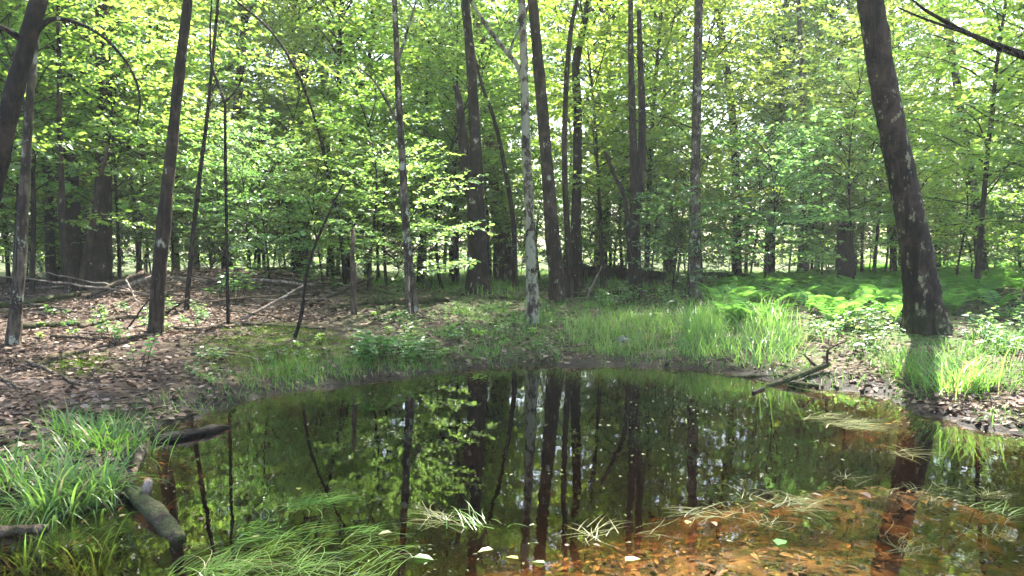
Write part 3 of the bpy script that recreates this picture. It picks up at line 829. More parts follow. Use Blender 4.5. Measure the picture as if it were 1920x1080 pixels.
# ------------------------------------------------------------------ ground cover
def scatter(rs, poly, n, keep=None):
    lo = poly.min(0); hi = poly.max(0)
    out = []
    tot = 0
    while tot < n:
        p = lo + (hi - lo) * rs.rand(n * 2, 2)
        p = p[inside(poly, p[:, 0], p[:, 1])]
        if keep is not None: p = p[keep(p[:, 0], p[:, 1])]
        out.append(p); tot += len(p)
        if len(out) > 60: break
    p = np.concatenate(out)[:n]
    return p

def on_ground(p, dz=0.0): return np.column_stack([p, gz(p[:, 0], p[:, 1]) + dz])

def litter():
    rs = np.random.RandomState(3)
    n = 100000
    y = 4 + 22 * rs.rand(n) ** 1.0; x = (rs.rand(n) * 2 - 1) * (0.70 * y + 1.0)
    s = shore(x, y)
    dens = 0.35 + 0.9 * (vnoise(x * 0.9, y * 0.9) > 0.42)
    right = (x > 1.0 + 0.05 * y)
    g = inside(GRASSY, x, y)
    zz = gz(x, y)
    pr = np.where(g, np.where((x < 1.2) & (y < 15), 0.8, 0.4), dens) * sstep(-0.01, 0.05, zz) * np.where(inside(MOSS, x, y), 0.45, 1)
    k = (zz > 0.0) & (rs.rand(n) < pr * 0.9)
    x, y = x[k], y[k]; n = len(x)
    p = np.stack([x, y, gz(x, y) + 0.006 + 0.02 * rs.rand(n)], 1)
    az = rs.rand(n) * 6.283; a = np.stack([np.cos(az), np.sin(az), rs.randn(n) * 0.22], 1)
    nn = np.array([0, 0, 1.0]) + rs.randn(n, 3) * 0.38
    mb = MB(); mb.add(*leaves(p, a, nn, 0.035 + 0.07 * rs.rand(n), 0.55))
    tag(mb.build('leaf_litter', M['litter'], smooth=False), 'brown dead leaves strewn over the banks', 'leaf litter', kind='stuff')
litter()

def sunk():
    rs = np.random.RandomState(8)
    n = 42000
    x = -4.5 + 12 * rs.rand(n); y = 3 + 8.5 * rs.rand(n)
    s = shore(x, y); z = gz(x, y)
    pr = np.clip(0.02 + 0.95 * sstep(-0.26, -0.10, z) + 0.5 * (vnoise(x * 0.8 + 9, y * 1.6) - 0.45), 0.03, 1)
    k = (s < -0.05) & (rs.rand(n) < pr)
    x, y, z = x[k], y[k], z[k]; n = len(x)
    p = np.stack([x, y, np.minimum(z + 0.006 + 0.015 * rs.rand(n), -0.012)], 1)
    az = rs.rand(n) * 6.283; a = np.stack([np.cos(az), np.sin(az), rs.randn(n) * 0.08], 1)
    nn = np.array([0, 0, 1.0]) + rs.randn(n, 3) * 0.15
    mb = MB(); mb.add(*leaves(p, a, nn, 0.015 + 0.065 * rs.rand(n) ** 1.8, 0.45))
    tag(mb.build('sunken_leaves', M['sunk'], smooth=False), 'orange-brown leaves lying on the bottom of the pond', 'leaf litter', kind='stuff')
sunk()

def grass(name, label, px, n, h, w, mat, bend=0.6, lean=0.3, seed=0, clump=0.0, keep=None):
    rs = np.random.RandomState(seed)
    poly = gpoly(px)
    p = scatter(rs, poly, n, keep)
    if clump:
        nc = max(8, n // 40); c = p[rs.randint(0, len(p), nc)]
        q = c[rs.randint(0, nc, len(p))] + rs.randn(len(p), 2) * clump
        m = rs.rand(len(p)) < 0.7
        p = np.where(m[:, None], q, p)
        p = p[shore(p[:, 0], p[:, 1]) > -0.08]
    P = on_ground(p, -0.01)
    hh = h[0] + (h[1] - h[0]) * rs.rand(len(P))
    hh *= 0.55 + 0.9 * vnoise(p[:, 0] * 1.4 + seed, p[:, 1] * 1.4)
    mb = MB(); mb.add(*blades(rs, P, hh, np.full(len(P), w) * (0.6 + 0.7 * rs.rand(len(P))), bend, lean))
    tag(mb.build(name, M[mat], smooth=False), label, 'grass', kind='stuff')
grass('sedge', 'tall bright sedge along the sunny far shore', [(1270, 606), (1330, 596), (1460, 604), (1488, 640), (1494, 684), (1400, 686), (1300, 676)],
      1500, (0.26, 0.66), 0.012, 'sedge', 0.8, 0.25, 21, 0.14)
grass('sedge', 'shorter fine sedge beside the tall bright sedge', [(1070, 605), (1160, 592), (1300, 600), (1330, 676), (1220, 676), (1120, 668), (1062, 640)],
      2200, (0.14, 0.42), 0.008, 'sedge', 0.9, 0.3, 20, 0.12)
grass('straw', 'dead straw-coloured blades among the sedge', [(1070, 610), (1300, 600), (1470, 610), (1500, 685), (1320, 682), (1100, 670)], 500, (0.12, 0.4), 0.008, 'straw', 1.3, 0.6, 19, 0.1)
grass('grass', 'fresh short grass on the far forest floor', [(700, 540), (690, 515), (900, 505), (1150, 505), (1480, 508), (1470, 530), (1290, 560), (1100, 560), (1000, 560), (880, 552)],
      15000, (0.12, 0.38), 0.012, 'sedge', 0.9, 0.3, 22, 0.25)
grass('grass', 'thin low grass round the foot of the lichen-spotted trunk', [(820, 590), (1010, 560), (1100, 570), (1290, 575), (1300, 610), (1070, 620), (1060, 676), (860, 682), (830, 640)],
      2300, (0.08, 0.28), 0.008, 'grass', 0.8, 0.35, 23, 0.12)
grass('grass', 'green tufts round the foot of the big leaning trunk', [(1560, 645), (1650, 645), (1690, 660), (1790, 660), (1830, 630), (1930, 640), (1990, 720), (1880, 745), (1760, 720), (1660, 690), (1590, 690)],
      1900, (0.08, 0.26), 0.007, 'grass', 0.8, 0.35, 24, 0.12)
grass('grass', 'short grass along the muddy left shore', [(390, 735), (520, 690), (660, 668), (830, 668), (860, 690), (700, 708), (560, 728), (470, 745)],
      1300, (0.08, 0.25), 0.006, 'grass', 0.8, 0.35, 25, 0.1)
grass('moss', 'deep green moss mounds on the left bank', [(370, 640), (430, 612), (560, 606), (660, 640), (640, 672), (560, 700), (420, 708)], 9000, (0.02, 0.06), 0.012, 'moss', 0.8, 0.6, 26, 0.14)
grass('moss', 'bright moss cushions near the slim grey trunk', [(90, 690), (130, 660), (200, 672), (190, 700), (120, 705)], 1800, (0.02, 0.06), 0.010, 'moss', 0.8, 0.6, 27, 0.1)

def fringe():
    rs = np.random.RandomState(88)
    n = 60000
    x = -5.5 + 13 * rs.rand(n); y = 3 + 9 * rs.rand(n); z = gz(x, y)
    k = (z > -0.03) & (z < 0.12) & (vnoise(x * 2.1 + 40, y * 2.1) > 0.44) & (rs.rand(n) < 0.55) & (shore(x, y) < 1)
    P = np.column_stack([x[k], y[k], z[k] - 0.01]); m = len(P)
    mb = MB(); mb.add(*blades(rs, P, 0.05 + 0.2 * rs.rand(m) ** 1.5, 0.004 + 0.006 * rs.rand(m), 1.1, 0.5))
    tag(mb.build('shore_grass', M['grass'], smooth=False), 'short ragged grass along the muddy waterline', 'grass', kind='stuff')
fringe()

def ferns():
    rs = np.random.RandomState(31)
    poly = gpoly([(1260, 596), (1320, 552), (1480, 525), (1640, 505), (1800, 498), (2050, 505), (2050, 575), (1900, 590), (1800, 592), (1680, 608), (1560, 622), (1400, 618)])
    c = scatter(rs, poly, 700)
    V = MB()
    for (x, y) in c:
        z = float(gz(x, y)); nf = rs.randint(5, 9)
        for f in range(nf):
            az = rs.rand() * 6.283; L = 0.42 + 0.38 * rs.rand()
            m = 16
            t = np.linspace(0, 1, m)
            el = 1.3 - 1.6 * t + rs.randn() * 0.12
            st = L / (m - 1)
            d = np.stack([np.cos(az) * np.cos(el), np.sin(az) * np.cos(el), np.sin(el)], 1)
            P = np.array([x, y, z]) + np.vstack([[0, 0, 0], np.cumsum(d[:-1] * st, 0)])
            sd = np.array([-math.sin(az), math.cos(az), 0])
            ln = L * 0.26 * np.sin(np.pi * np.clip(t * 0.9 + 0.12, 0, 1)) ** 0.8
            k = slice(3, m)
            for sg in (-1, 1):
                ax = sg * sd + 0.35 * d[k]
                V.add(*leaves(P[k], ax, np.cross(d[k], sd) * 1.0 + rs.randn(m - 3, 3) * 0.25, ln[k], 0.24))
            rr = np.linspace(0.004, 0.0015, m)
            V.add(np.stack([P - sd * rr[:, None], P + sd * rr[:, None]], 1).reshape(-1, 3), np.arange(m - 1)[:, None] * 2 + np.array([0, 1, 3, 2]))
    tag(V.build('ferns', M['fern'], smooth=False), 'dense bed of green ferns on the right bank', 'ferns', kind='stuff')
ferns()

# ------------------------------------------------------------------ tussocks at the water
def tussock(label, px, py, rad, n, hmin, hmax, w, mat='grass', bend=1.0, z=None, seed=0, name='grass_tussock', lean=0.35):
    rs = np.random.RandomState(seed)
    g = ground_hit(px, py)
    zz = max(float(gz(g[0], g[1])), -0.05)
    r = empty(name, (g[0], g[1], zz), label, 'grass tussock', 'grass tussocks at the water')
    q = rs.randn(n, 2) * rad * 0.5
    P = np.column_stack([q, gz(g[0] + q[:, 0], g[1] + q[:, 1]) - zz - 0.01])
    head = np.arctan2(q[:, 1], q[:, 0]) + rs.randn(n) * 0.9
    hh = hmin + (hmax - hmin) * rs.rand(n)
    mb = MB(); mb.add(*blades(rs, P, hh, np.full(n, w) * (0.6 + 0.7 * rs.rand(n)), bend, lean, 6, head))
    mb.build('blades', M[mat], r, smooth=False)
    m2 = MB(); k = n // 8
    q = rs.randn(k, 2) * rad * 0.55
    P = np.column_stack([q, gz(g[0] + q[:, 0], g[1] + q[:, 1]) - zz - 0.01])
    m2.add(*blades(rs, P, hmin * 0.6 + (hmax - hmin) * rs.rand(k) * 0.8, np.full(k, w * 0.9), bend * 1.4, lean * 1.8, 6, np.arctan2(q[:, 1], q[:, 0]) + rs.randn(k) * 0.7))
    m2.build('dead_blades', M['straw'], r, smooth=False)
T = tussock
T('large arching grass tussock at the left edge above the mossy log', 95, 945, 0.22, 190, 0.24, 0.50, 0.015, 'sedge', 1.3, seed=1)
T('arching grass tussock spilling over the shore beside the grey log', 175, 935, 0.18, 140, 0.22, 0.46, 0.014, 'sedge', 1.4, seed=2)
T('grass tussock half in shade behind the black floating log', 205, 838, 0.30, 170, 0.18, 0.40, 0.013, 'grass', 1.0, seed=3)
T('low grass tussock on the dry bank farthest from the black floating log', 150, 812, 0.26, 130, 0.16, 0.34, 0.011, 'grass', 1.0, seed=4)
T('grass tussock at the far left edge in the shade', 20, 905, 0.26, 110, 0.2, 0.42, 0.013, 'grass', 1.1, seed=5)
T('tall grass tussock on the right shore under the big leaning trunk', 1790, 735, 0.34, 190, 0.35, 0.68, 0.014, 'sedge', 0.9, seed=6)
T('grass tussock on the right shore nearer the forked branch', 1700, 705, 0.28, 120, 0.28, 0.52, 0.012, 'grass', 0.9, seed=7)
T('grass tussock in the water at the lower left corner', 60, 1075, 0.2, 90, 0.22, 0.46, 0.012, 'grass', 1.4, seed=8)
T('thin grass tussock standing in water below the pale log', 165, 1085, 0.16, 60, 0.22, 0.45, 0.011, 'sedge', 1.3, seed=9)

# grass trailing in the water
def trailing(label, pts, n, L, w, mat, seed, dirx=0.3, spread=0.9, name='trailing_grass', rise=0.05):
    rs = np.random.RandomState(seed)
    poly = np.array([flat(*p) for p in pts])
    p = scatter(rs, poly, n)
    if n > 60:
        nc = max(6, n // 14); c = p[rs.randint(0, len(p), nc)]
        p = c[rs.randint(0, nc, len(p))] + rs.randn(len(p), 2) * 0.05
    V = MB()
    az = dirx + rs.randn(len(p)) * spread
    seg = 6
    st = (L[0] + (L[1] - L[0]) * rs.rand(len(p))) / seg
    q = np.column_stack([p, np.full(len(p), -0.01)])
    el = 0.7 * rs.rand(len(p)) * rise / 0.05
    cv = rs.randn(len(p)) * 0.15
    rows = []
    for k in range(seg + 1):
        t = k / seg
        s = np.stack([-np.sin(az), np.cos(az), np.zeros(len(p))], 1)
        ww = (w * (0.5 + rs.rand() * 0.1) * (1 - t ** 1.8) + 0.0004)
        rows.append(np.stack([q - s * ww, q + s * ww], 1))
        e = el * (1 - 1.9 * t)
        q = q + np.stack([np.cos(az) * np.cos(e), np.sin(az) * np.cos(e), np.sin(e)], 1) * st[:, None]
        q[:, 2] = np.maximum(q[:, 2], 0.003 + 0.004 * t)
        az = az + cv
    W = np.stack(rows, 1).reshape(-1, 3)
    base = np.arange(len(p))[:, None, None] * (2 * (seg + 1)); kk = np.arange(seg)[None, :, None] * 2
    V.add(W, (base + kk + np.array([0, 1, 3, 2])[None, None, :]).reshape(-1, 4))
    return V
def trail_stuff(name, label, *a, **k):
    V = trailing(label, *a, **k); tag(V.build(name, M[a[4]], smooth=False), label, 'grass', kind='stuff')
trail_stuff('trailing_grass', 'pale grass trailing over the water at the bottom of the photo', [(240, 1085), (420, 1030), (640, 1000), (720, 1060), (700, 1110), (300, 1110)], 280, (0.15, 0.36), 0.0032, 'sedge', 51, 0.35, 0.6)
trail_stuff('trailing_grass', 'dark submerged grass left of the middle of the pond', [(420, 1010), (560, 930), (680, 940), (680, 1010), (520, 1030)], 150, (0.12, 0.3), 0.003, 'grass', 52, 0.5, 0.6, rise=0.01)
trail_stuff('trailing_grass', 'straw-coloured grass floating near the right shore', [(1480, 785), (1580, 775), (1620, 800), (1560, 815)], 150, (0.15, 0.4), 0.004, 'straw', 53, -0.1, 0.5, rise=0.01)
trail_stuff('trailing_grass', 'loose grass strands floating over the brown shallows', [(1000, 1000), (1400, 900), (1900, 820), (1920, 1060), (1100, 1080)], 230, (0.08, 0.28), 0.002, 'straw', 54, 0.2, 1.4, rise=0.02)
def tuft(label, px, py, n, L, seed, mat='straw', rise=0.022):
    x, y = flat(px, py)
    rs = np.random.RandomState(seed)
    V = MB(); seg = 5
    n = int(n * 1.5); a0 = rs.rand() * 6.283; az = a0 + rs.randn(n) * 0.55 + np.where(rs.rand(n) < 0.3, 2.6, 0)
    for a in az:
        l = L * (0.5 + 0.6 * rs.rand()); e0 = rs.rand() * 0.7 * rise / 0.05; cv = rs.randn() * 0.12
        q = np.append(rs.randn(2) * L * 0.22, 0.0); rows = []; aa = a
        for k in range(seg + 1):
            t = k / seg; s = np.array([-math.sin(aa), math.cos(aa), 0]) * (0.0024 * (1 - t ** 1.8) + 0.0004)
            rows += [q - s, q + s]
            e = e0 * (1 - 1.8 * t)
            q = q + np.array([math.cos(aa) * math.cos(e), math.sin(aa) * math.cos(e), math.sin(e)]) * l / seg
            q[2] = max(q[2], 0.001); aa += cv
        V.add(rows, np.arange(seg)[:, None] * 2 + np.array([0, 1, 3, 2]))
    tag(V.build('floating_grass', M[mat], None, (x, y, 0.003), smooth=False), label, 'grass tuft', 'grass tufts floating on the pond')
tuft('bleached grass tuft floating at the middle of the pond', 830, 975, 26, 0.26, 1)
tuft('green grass tuft arching out of the water right of the bleached tuft', 895, 985, 16, 0.26, 2, 'sedge', 0.08)
tuft('star-shaped pale grass tuft floating left of the orange shallows', 1325, 965, 22, 0.22, 3)
tuft('tangled pale grass tuft lying over the orange shallows', 1480, 950, 30, 0.30, 4)
tuft('sparse grass tuft at the bottom of the pond view over brown leaves', 1120, 1005, 14, 0.24, 5)
tuft('thin grass tuft floating near the reflection of the big trunk', 1690, 850, 16, 0.3, 6)
tuft('grass tuft near the right edge of the water', 1880, 960, 12, 0.25, 7, 'sedge')

def scum():
    rs = np.random.RandomState(91); n = 5500
    x = -4 + 11 * rs.rand(n); y = 3.2 + 7.8 * rs.rand(n)
    k = (gz(x, y) < -0.03) & (vnoise(x * 1.3 + 5, y * 2.2) + 0.35 * rs.rand(n) > 0.68); x, y = x[k], y[k]; n = len(x)
    az = rs.rand(n) * 6.283
    mb = MB(); mb.add(*leaves(np.column_stack([x, y, np.full(n, 0.004)]), np.column_stack([np.cos(az), np.sin(az), np.zeros(n)]), np.array([0, 0, 1.0]) + rs.randn(n, 3) * 0.05, 0.008 + 0.03 * rs.rand(n) ** 2.5, 0.4))
    tag(mb.build('floating_debris', M['straw'], smooth=False), 'small bits of leaf and straw floating on the pond', 'debris', kind='stuff')
    mb = MB(); m = 0
    for i in range(420):
        yy = 7 + 13 * rs.rand(); xx = -0.66 * yy + (0.62 * yy + 1.5) * rs.rand()
        if shore(xx, yy) < 0.2: continue
        a = rs.rand() * 6.283; L = 0.15 + 0.5 * rs.rand() ** 2; d = np.array([math.cos(a), math.sin(a), 0])
        q = np.array([xx, yy, 0]) + d * np.linspace(0, L, 4)[:, None] + rs.randn(4, 3) * 0.02
        q[:, 2] = gz(q[:, 0], q[:, 1]) + 0.03 + 0.03 * rs.rand(4)
        mb.add(*tube(q, np.linspace(0.007, 0.003, 4) * (0.6 + rs.rand()), 4))
    tag(mb.build('twig_litter', M['deadwood'], smooth=False), 'small dead twigs scattered over the left bank', 'twigs', kind='stuff')
scum()

# floating leaves
def float_leaf(label, px, py, L, mat, seed):
    x, y = flat(px, py); rs = np.random.RandomState(seed); a = rs.rand() * 6.28
    V = MB(); V.add(*leaves([(0, 0, 0)], np.array([[math.cos(a), math.sin(a), 0.02]]), np.array([[0.05, 0.02, 1.0]]), [L], 0.6))
    tag(V.build('floating_leaf', M[mat], None, (x, y, 0.006), smooth=True), label, 'leaf', 'leaves floating on the pond')
for i, (lb, px, py, L, mt) in enumerate([
        ('large yellow leaf floating below the middle of the pond', 925, 1032, .085, 'floatleaf'), ('pale cream leaf floating right of the large yellow one', 972, 1050, .075, 'floatleaf'),
        ('green leaf floating right of the pale cream one', 1022, 1058, .07, 'herb'), ('yellow leaf floating near the bleached grass tuft', 735, 1000, .08, 'floatleaf'),
        ('green leaf floating at the edge of the trailing grass', 775, 1046, .11, 'herb'), ('whitish leaf floating on the brown shallows', 1062, 1026, .04, 'litter'),
        ('whitish leaf lying beside the sparse grass tuft', 1112, 1022, .05, 'litter'), ('yellowish leaf floating at the bottom right of centre', 1172, 1054, .10, 'floatleaf'),
        ('cream leaf floating over the orange shallows', 1522, 927, .075, 'litter'), ('yellow leaf beside the cream leaf over the orange shallows', 1508, 938, .05, 'floatleaf'),
        ('reddish leaf floating under the star-shaped tuft', 1336, 980, .06, 'sunk'), ('yellow leaf at the foot of the star-shaped tuft', 1288, 984, .07, 'floatleaf'),
        ('green leaf floating left of the big trunk reflection', 1458, 1024, .12, 'herb'), ('pale stick-like leaf floating over the orange shallows', 1615, 925, .10, 'litter'),
        ('small yellow leaf floating beside the mossy log end', 487, 1008, .05, 'floatleaf'), ('small cream leaf beside the mossy log', 375, 972, .05, 'litter'),
        ('yellow leaf floating in front of the mossy log', 225, 971, .06, 'floatleaf'), ('small yellow leaf floating mid pond on dark water', 560, 920, .06, 'floatleaf')]):
    float_leaf(lb, px, py, L, mt, i)

# ------------------------------------------------------------------ logs, branches, sticks
def stick(name, label, pts, mat='deadwood', cat='fallen branch', lift=None, group=None, forks=(), n=8, rough=0.08, z=None):
    """pts: (px, py, w[, lift above the ground]) along the piece"""
    P = []; r = []
    for q in pts:
        px, py, w = q[:3]; lf = q[3] if len(q) > 3 else 0.0
        g = ground_hit(px, py) if z is None else np.append(flat(px, py), z)
        if lf: g = at(px, py, g[1] + lf) if lf < 50 else g
        P.append(g); r.append(w * 0.5 / F * g[1])
    P = np.array(P); r = np.array(r)
    if z is None: P[:, 2] += r * 0.6
    o = P[0].copy()
    m = max(10, len(P) * 5)
    C = catmull(P, m) - o; rad = np.interp(np.linspace(0, len(r) - 1, m), np.arange(len(r)), r)
    rs = np.random.RandomState(int(pts[0][0]) % 997)
    C[1:-1] += rs.randn(m - 2, 3) * rad[1:-1, None] * 0.12
    mb = MB(); mb.add(*tube(C, rad, n, rough, int(pts[0][0]) % 997))
    if not forks:
        return tag(mb.build(name, M[mat], None, o), label, cat, group)
    e = empty(name, o, label, cat, group)
    mb.build('stem', M[mat], e)
    for fk in forks:
        Q = np.array([at(px, py, o[1] + dy) for px, py, w, dy in fk]) - o; q = np.array([w * 0.5 / F * o[1] for px, py, w, dy in fk])
        f = MB(); mm = len(Q) * 4
        f.add(*tube(catmull(Q, mm), np.interp(np.linspace(0, len(q) - 1, mm), np.arange(len(q)), q), 6, 0.06, 3))
        f.build('fork', M[mat], e)
    return e

def spanning(name, label, a, b, Ya, Yb, wa, wb, mat='deadwood', cat='fallen branch', sag=0.0, mids=(), n=8, up=None):
    """a branch between two points in space (one end propped up)"""
    if up is None:
        Ya = ground_hit(*a)[1] - 0.12; Yb = ground_hit(*b)[1] - 0.12
        mids = [(px, py, ground_hit(px, py)[1] - 0.12) for px, py, Y in mids]
    else:
        Ya = ground_hit(*a)[1]; Yb = Ya + up; mids = [(px, py, Ya + up * 0.5) for px, py, Y in mids]
    A = at(*a, Ya); B = at(*b, Yb)
    P = [A] + [at(px, py, Y) for px, py, Y in mids] + [B]
    P = np.array(P); o = P[0].copy()
    m = max(10, len(P) * 5); C = catmull(P, m) - o
    rs = np.random.RandomState(int(a[0]) % 997); rad = np.linspace(wa * .5 / F * Ya, wb * .5 / F * Yb, m)
    C[1:-1] += rs.randn(m - 2, 3) * 0.006
    if up is None:
        W = C + o; C[:, 2] = np.maximum(W[:, 2], gz(W[:, 0], W[:, 1]) + rad * 0.75) - o[2]
    mb = MB(); mb.add(*tube(C, rad, n, 0.07, int(a[0]) % 997))
    return tag(mb.build(name, M[mat], None, o), label, cat)

# in and beside the pond
def log_at(name, label, a, b, za, zb, ra, rb, mat, cat='log', mids=(), n=14, rough=0.14, parts=None, squash=1.0):
    A = np.append(flat(*a), za); B = np.append(flat(*b), zb)
    P = [A] + [np.append(flat(px, py), z) for px, py, z in mids] + [B]
    P = np.array(P); o = P[0].copy(); m = 18
    C = catmull(P, m) - o
    rad = np.interp(np.linspace(0, 1, m), np.linspace(0, 1, len(ra) if hasattr(ra, '__len__') else 2), ra if hasattr(ra, '__len__') else [ra, rb])
    mb = MB(); mb.add(*tube(C, rad, n, rough, int(a[0]) % 997))
    if parts is None: return tag(mb.build(name, M[mat], None, o), label, cat)
    e = empty(name, o, label, cat); mb.build('log_body', M[mat], e)
    for nm, mt, q in parts:
        V = MB(); V.add(*tube(np.array(q[0]) , q[1], 8, 0.1, 5)); V.build(nm, M[mt], e)
    return e
log_at('floating_log', 'black wet log floating with its pointed end towards open water', (285, 830), (432, 802), 0.0, 0.012, [0.05, 0.055, 0.055, 0.045, 0.012], 0, 'wetwood', mids=[(360, 818, 0.012)])
log_at('mossy_log', 'moss-covered rotting log sloping into the water at the lower left', (218, 912), (338, 1012), 0.05, -0.02, [0.035, 0.045, 0.052, 0.056, 0.045], 0, 'mosslog', mids=[(285, 965, 0.03)],
       parts=[('broken_stub', 'palewood', ([(0.36, -0.36, 0.0), (0.37, -0.36, 0.06), (0.385, -0.37, 0.10)], [0.035, 0.03, 0.02]))])
log_at('grey_log', 'short grey weathered log at the edge of the arching tussock', (268, 842), (240, 905), 0.02, -0.01, 0.03, 0.025, 'deadwood')
log_at('pale_log', 'pale weathered log at the left edge in the shallow water', (-60, 1015), (92, 992), 0.01, 0.005, 0.035, 0.022, 'deadwood', mids=[(20, 1002, 0.02)])
def forked_branch():
    Y = flat(1448, 722)[1]
    e = empty('forked_branch', at(1448, 722, Y), 'grey forked branch with an upright twig, sloping from right shore into water', 'fallen branch')
    o = at(1448, 722, Y)
    for nm, pts in [('stem', [(1430, 728, 6, -.02), (1448, 721, 9, 0), (1490, 707, 13, .1), (1530, 692, 12, .2), (1556, 682, 9, .25)]),
                    ('fork', [(1551, 686, 6, .24), (1551, 668, 5, .25), (1554, 655, 4, .26), (1575, 644, 3, .3), (1592, 638, 2, .35)]),
                    ('fork', [(1536, 692, 7, .2), (1524, 681, 6, .25), (1514, 671, 4, .3), (1506, 664, 3, .3)])]:
        Q = np.array([at(px, py, Y + dy) for px, py, w, dy in pts]) - o; q = np.array([w * .5 / F * Y for px, py, w, dy in pts])
        m = len(Q) * 6; mb = MB(); mb.add(*tube(catmull(Q, m), np.interp(np.linspace(0, len(q) - 1, m), np.arange(len(q)), q), 9, 0.1, 4)); mb.build(nm, M['rotlog'], e)
forked_branch()
stick('dark_branch', 'dark wet branch lying flat in front of the forked branch', [(1460, 722, 7), (1500, 722, 8), (1535, 725, 5)], 'rotlog')
stick('dark_branch', 'dark branch lying flat along the waterline left of the forked branch', [(1330, 711, 5), (1390, 708, 6), (1470, 706, 5)], 'rotlog')
stick('dark_branch', 'short dark stick poking from the water near the far shore', [(1412, 738, 6), (1432, 730, 6)], 'wetwood', z=0.01)
spanning('arched_stick', 'pale arched stick rising before the ferns beside the big leaning trunk', (1575, 612), (1640, 602), 13.4, 13.3, 4, 3, 'palewood', mids=[(1595, 594, 13.4), (1622, 590, 13.3)], up=0.0)
# far side
stick('fallen_log', 'rotten brown log behind the forked foot of the slender grey trunk', [(690, 572, 16), (760, 570, 17), (840, 566, 11)], 'rotlog', 'log', n=12)
stick('fallen_log', 'thin dark log lying left of the lichen-spotted trunk', [(915, 560, 7), (960, 562, 8), (1000, 564, 6)], 'rotlog', 'log')
stick('windfall_log', 'large dark fallen trunk lying in the wood right of the black trunk', [(1070, 521, 34), (1130, 522, 32), (1190, 522, 26), (1245, 524, 16)], 'rotlog', 'log', n=14)
stick('fallen_log', 'thin mossy log behind the low silvery bush', [(1080, 557, 10), (1150, 554, 12), (1240, 550, 10), (1290, 547, 7)], 'rotlog', 'log')
stick('fallen_log', 'dark fallen limb at the back edge of the fern bed', [(1300, 520, 10), (1370, 519, 12), (1440, 524, 8)], 'rotlog', 'log')
spanning('leaning_branch', 'brown mossy limb slanting down to the stump behind the ferns', (1622, 505), (1545, 448), 20.0, 20.0, 16, 9, 'deadwood', up=0.0)
spanning('leaning_branch', 'thin pale stick propped before the large fallen trunk', (1098, 562), (1128, 498), 16.5, 17.5, 3, 2, 'palewood', up=0.4)
# brush on the left bank
B = spanning
B('fallen_branch', 'long sunlit branch propped up behind the straight brown trunk, upper one', (150, 562), (272, 510), 15.5, 17.5, 9, 10, up=0.8)
B('fallen_branch', 'long pale branch just below the upper propped branch', (165, 560), (290, 517), 15.2, 17.0, 6, 8, 'palewood', up=0.8)
B('fallen_branch', 'thick dark log crossing behind the slim grey trunk', (-20, 578), (150, 553), 13.8, 15.3, 14, 9, 'rotlog')
B('fallen_branch', 'sunlit grey branch along the top of the thick dark log', (-20, 574), (120, 556), 13.6, 15.0, 6, 5, 'palewood')
B('fallen_branch', 'long bent branch running to the foot of the straight brown trunk', (150, 614), (290, 594), 13.0, 13.6, 9, 9, mids=[(200, 600, 13.2)])
B('fallen_branch', 'dark log in shade right of the slim grey trunk', (40, 617), (160, 610), 12.7, 13.1, 16, 10, 'rotlog')
B('fallen_branch', 'long low branch passing in front of the straight brown trunk', (95, 630), (345, 620), 12.2, 12.8, 7, 5, mids=[(220, 634, 12.2)])
B('fallen_branch', 'thin pair-like dark stick leaning on the straight brown trunk', (238, 618), (280, 560), 13.0, 13.2, 4, 3, 'twig', up=0.15)
B('fallen_branch', 'dark stick leaning on the straight brown trunk from the right', (310, 588), (352, 560), 13.3, 13.9, 5, 4, 'twig', up=0.2)
B('fallen_branch', 'reddish fallen branch right of the straight brown trunk', (315, 606), (440, 610), 13.3, 13.2, 5, 8, mids=[(350, 618, 13.1)])
B('fallen_branch', 'dark stick on sunny leaves in the left foreground of the bank', (55, 677), (150, 722), 10.5, 9.0, 8, 5, 'deadwood')
B('fallen_branch', 'thin pale stick continuing the dark stick on the left bank', (140, 715), (205, 724), 9.3, 9.1, 4, 2, 'palewood')
B('fallen_branch', 'mossy branch lying left of the propped branches', (20, 530), (180, 520), 16.5, 18.0, 7, 6, 'rotlog')
B('fallen_branch', 'red-brown branch in sun between the left trunks', (185, 585), (255, 556), 14.2, 15.2, 6, 6)
B('fallen_branch', 'thin grey branch standing askew among the propped branches', (262, 575), (236, 525), 15.0, 15.8, 3, 3, 'palewood', up=0.3)
B('fallen_branch', 'pale branch slanting up from the mossy bank toward the bowed sapling', (455, 600), (575, 532), 13.4, 15.5, 7, 3, 'palewood', up=0.8)
B('fallen_branch', 'long dark branch slanting up right of the bowed sapling', (575, 575), (700, 520), 15.0, 16.6, 5, 4, 'twig', up=0.8)
B('fallen_branch', 'long thin branch lying along the top of the mossy bank', (420, 606), (610, 616), 13.2, 12.8, 6, 4)
B('fallen_branch', 'dark limb lying on the brow of the left bank', (310, 515), (470, 505), 17.5, 18.6, 7, 6, 'rotlog')
B('fallen_branch', 'tangled dark limb beyond the brow of the left bank', (470, 508), (640, 500), 18.6, 19.4, 9, 5, 'rotlog')
B('fallen_branch', 'thin stick crossing the mossy slope near the slender grey trunk', (600, 598), (690, 566), 14.0, 15.6, 3, 3, 'twig')
B('fallen_branch', 'thin fallen stick on the leafy shade at the extreme left', (-10, 700), (40, 730), 9.8, 8.8, 6, 5, 'deadwood')
B('broken_stake', 'orange-brown broken stem standing upright left of the slender grey trunk', (664, 590), (662, 430), 15.6, 15.6, 13, 7, 'deadwood', 'dead stem', up=0.0)

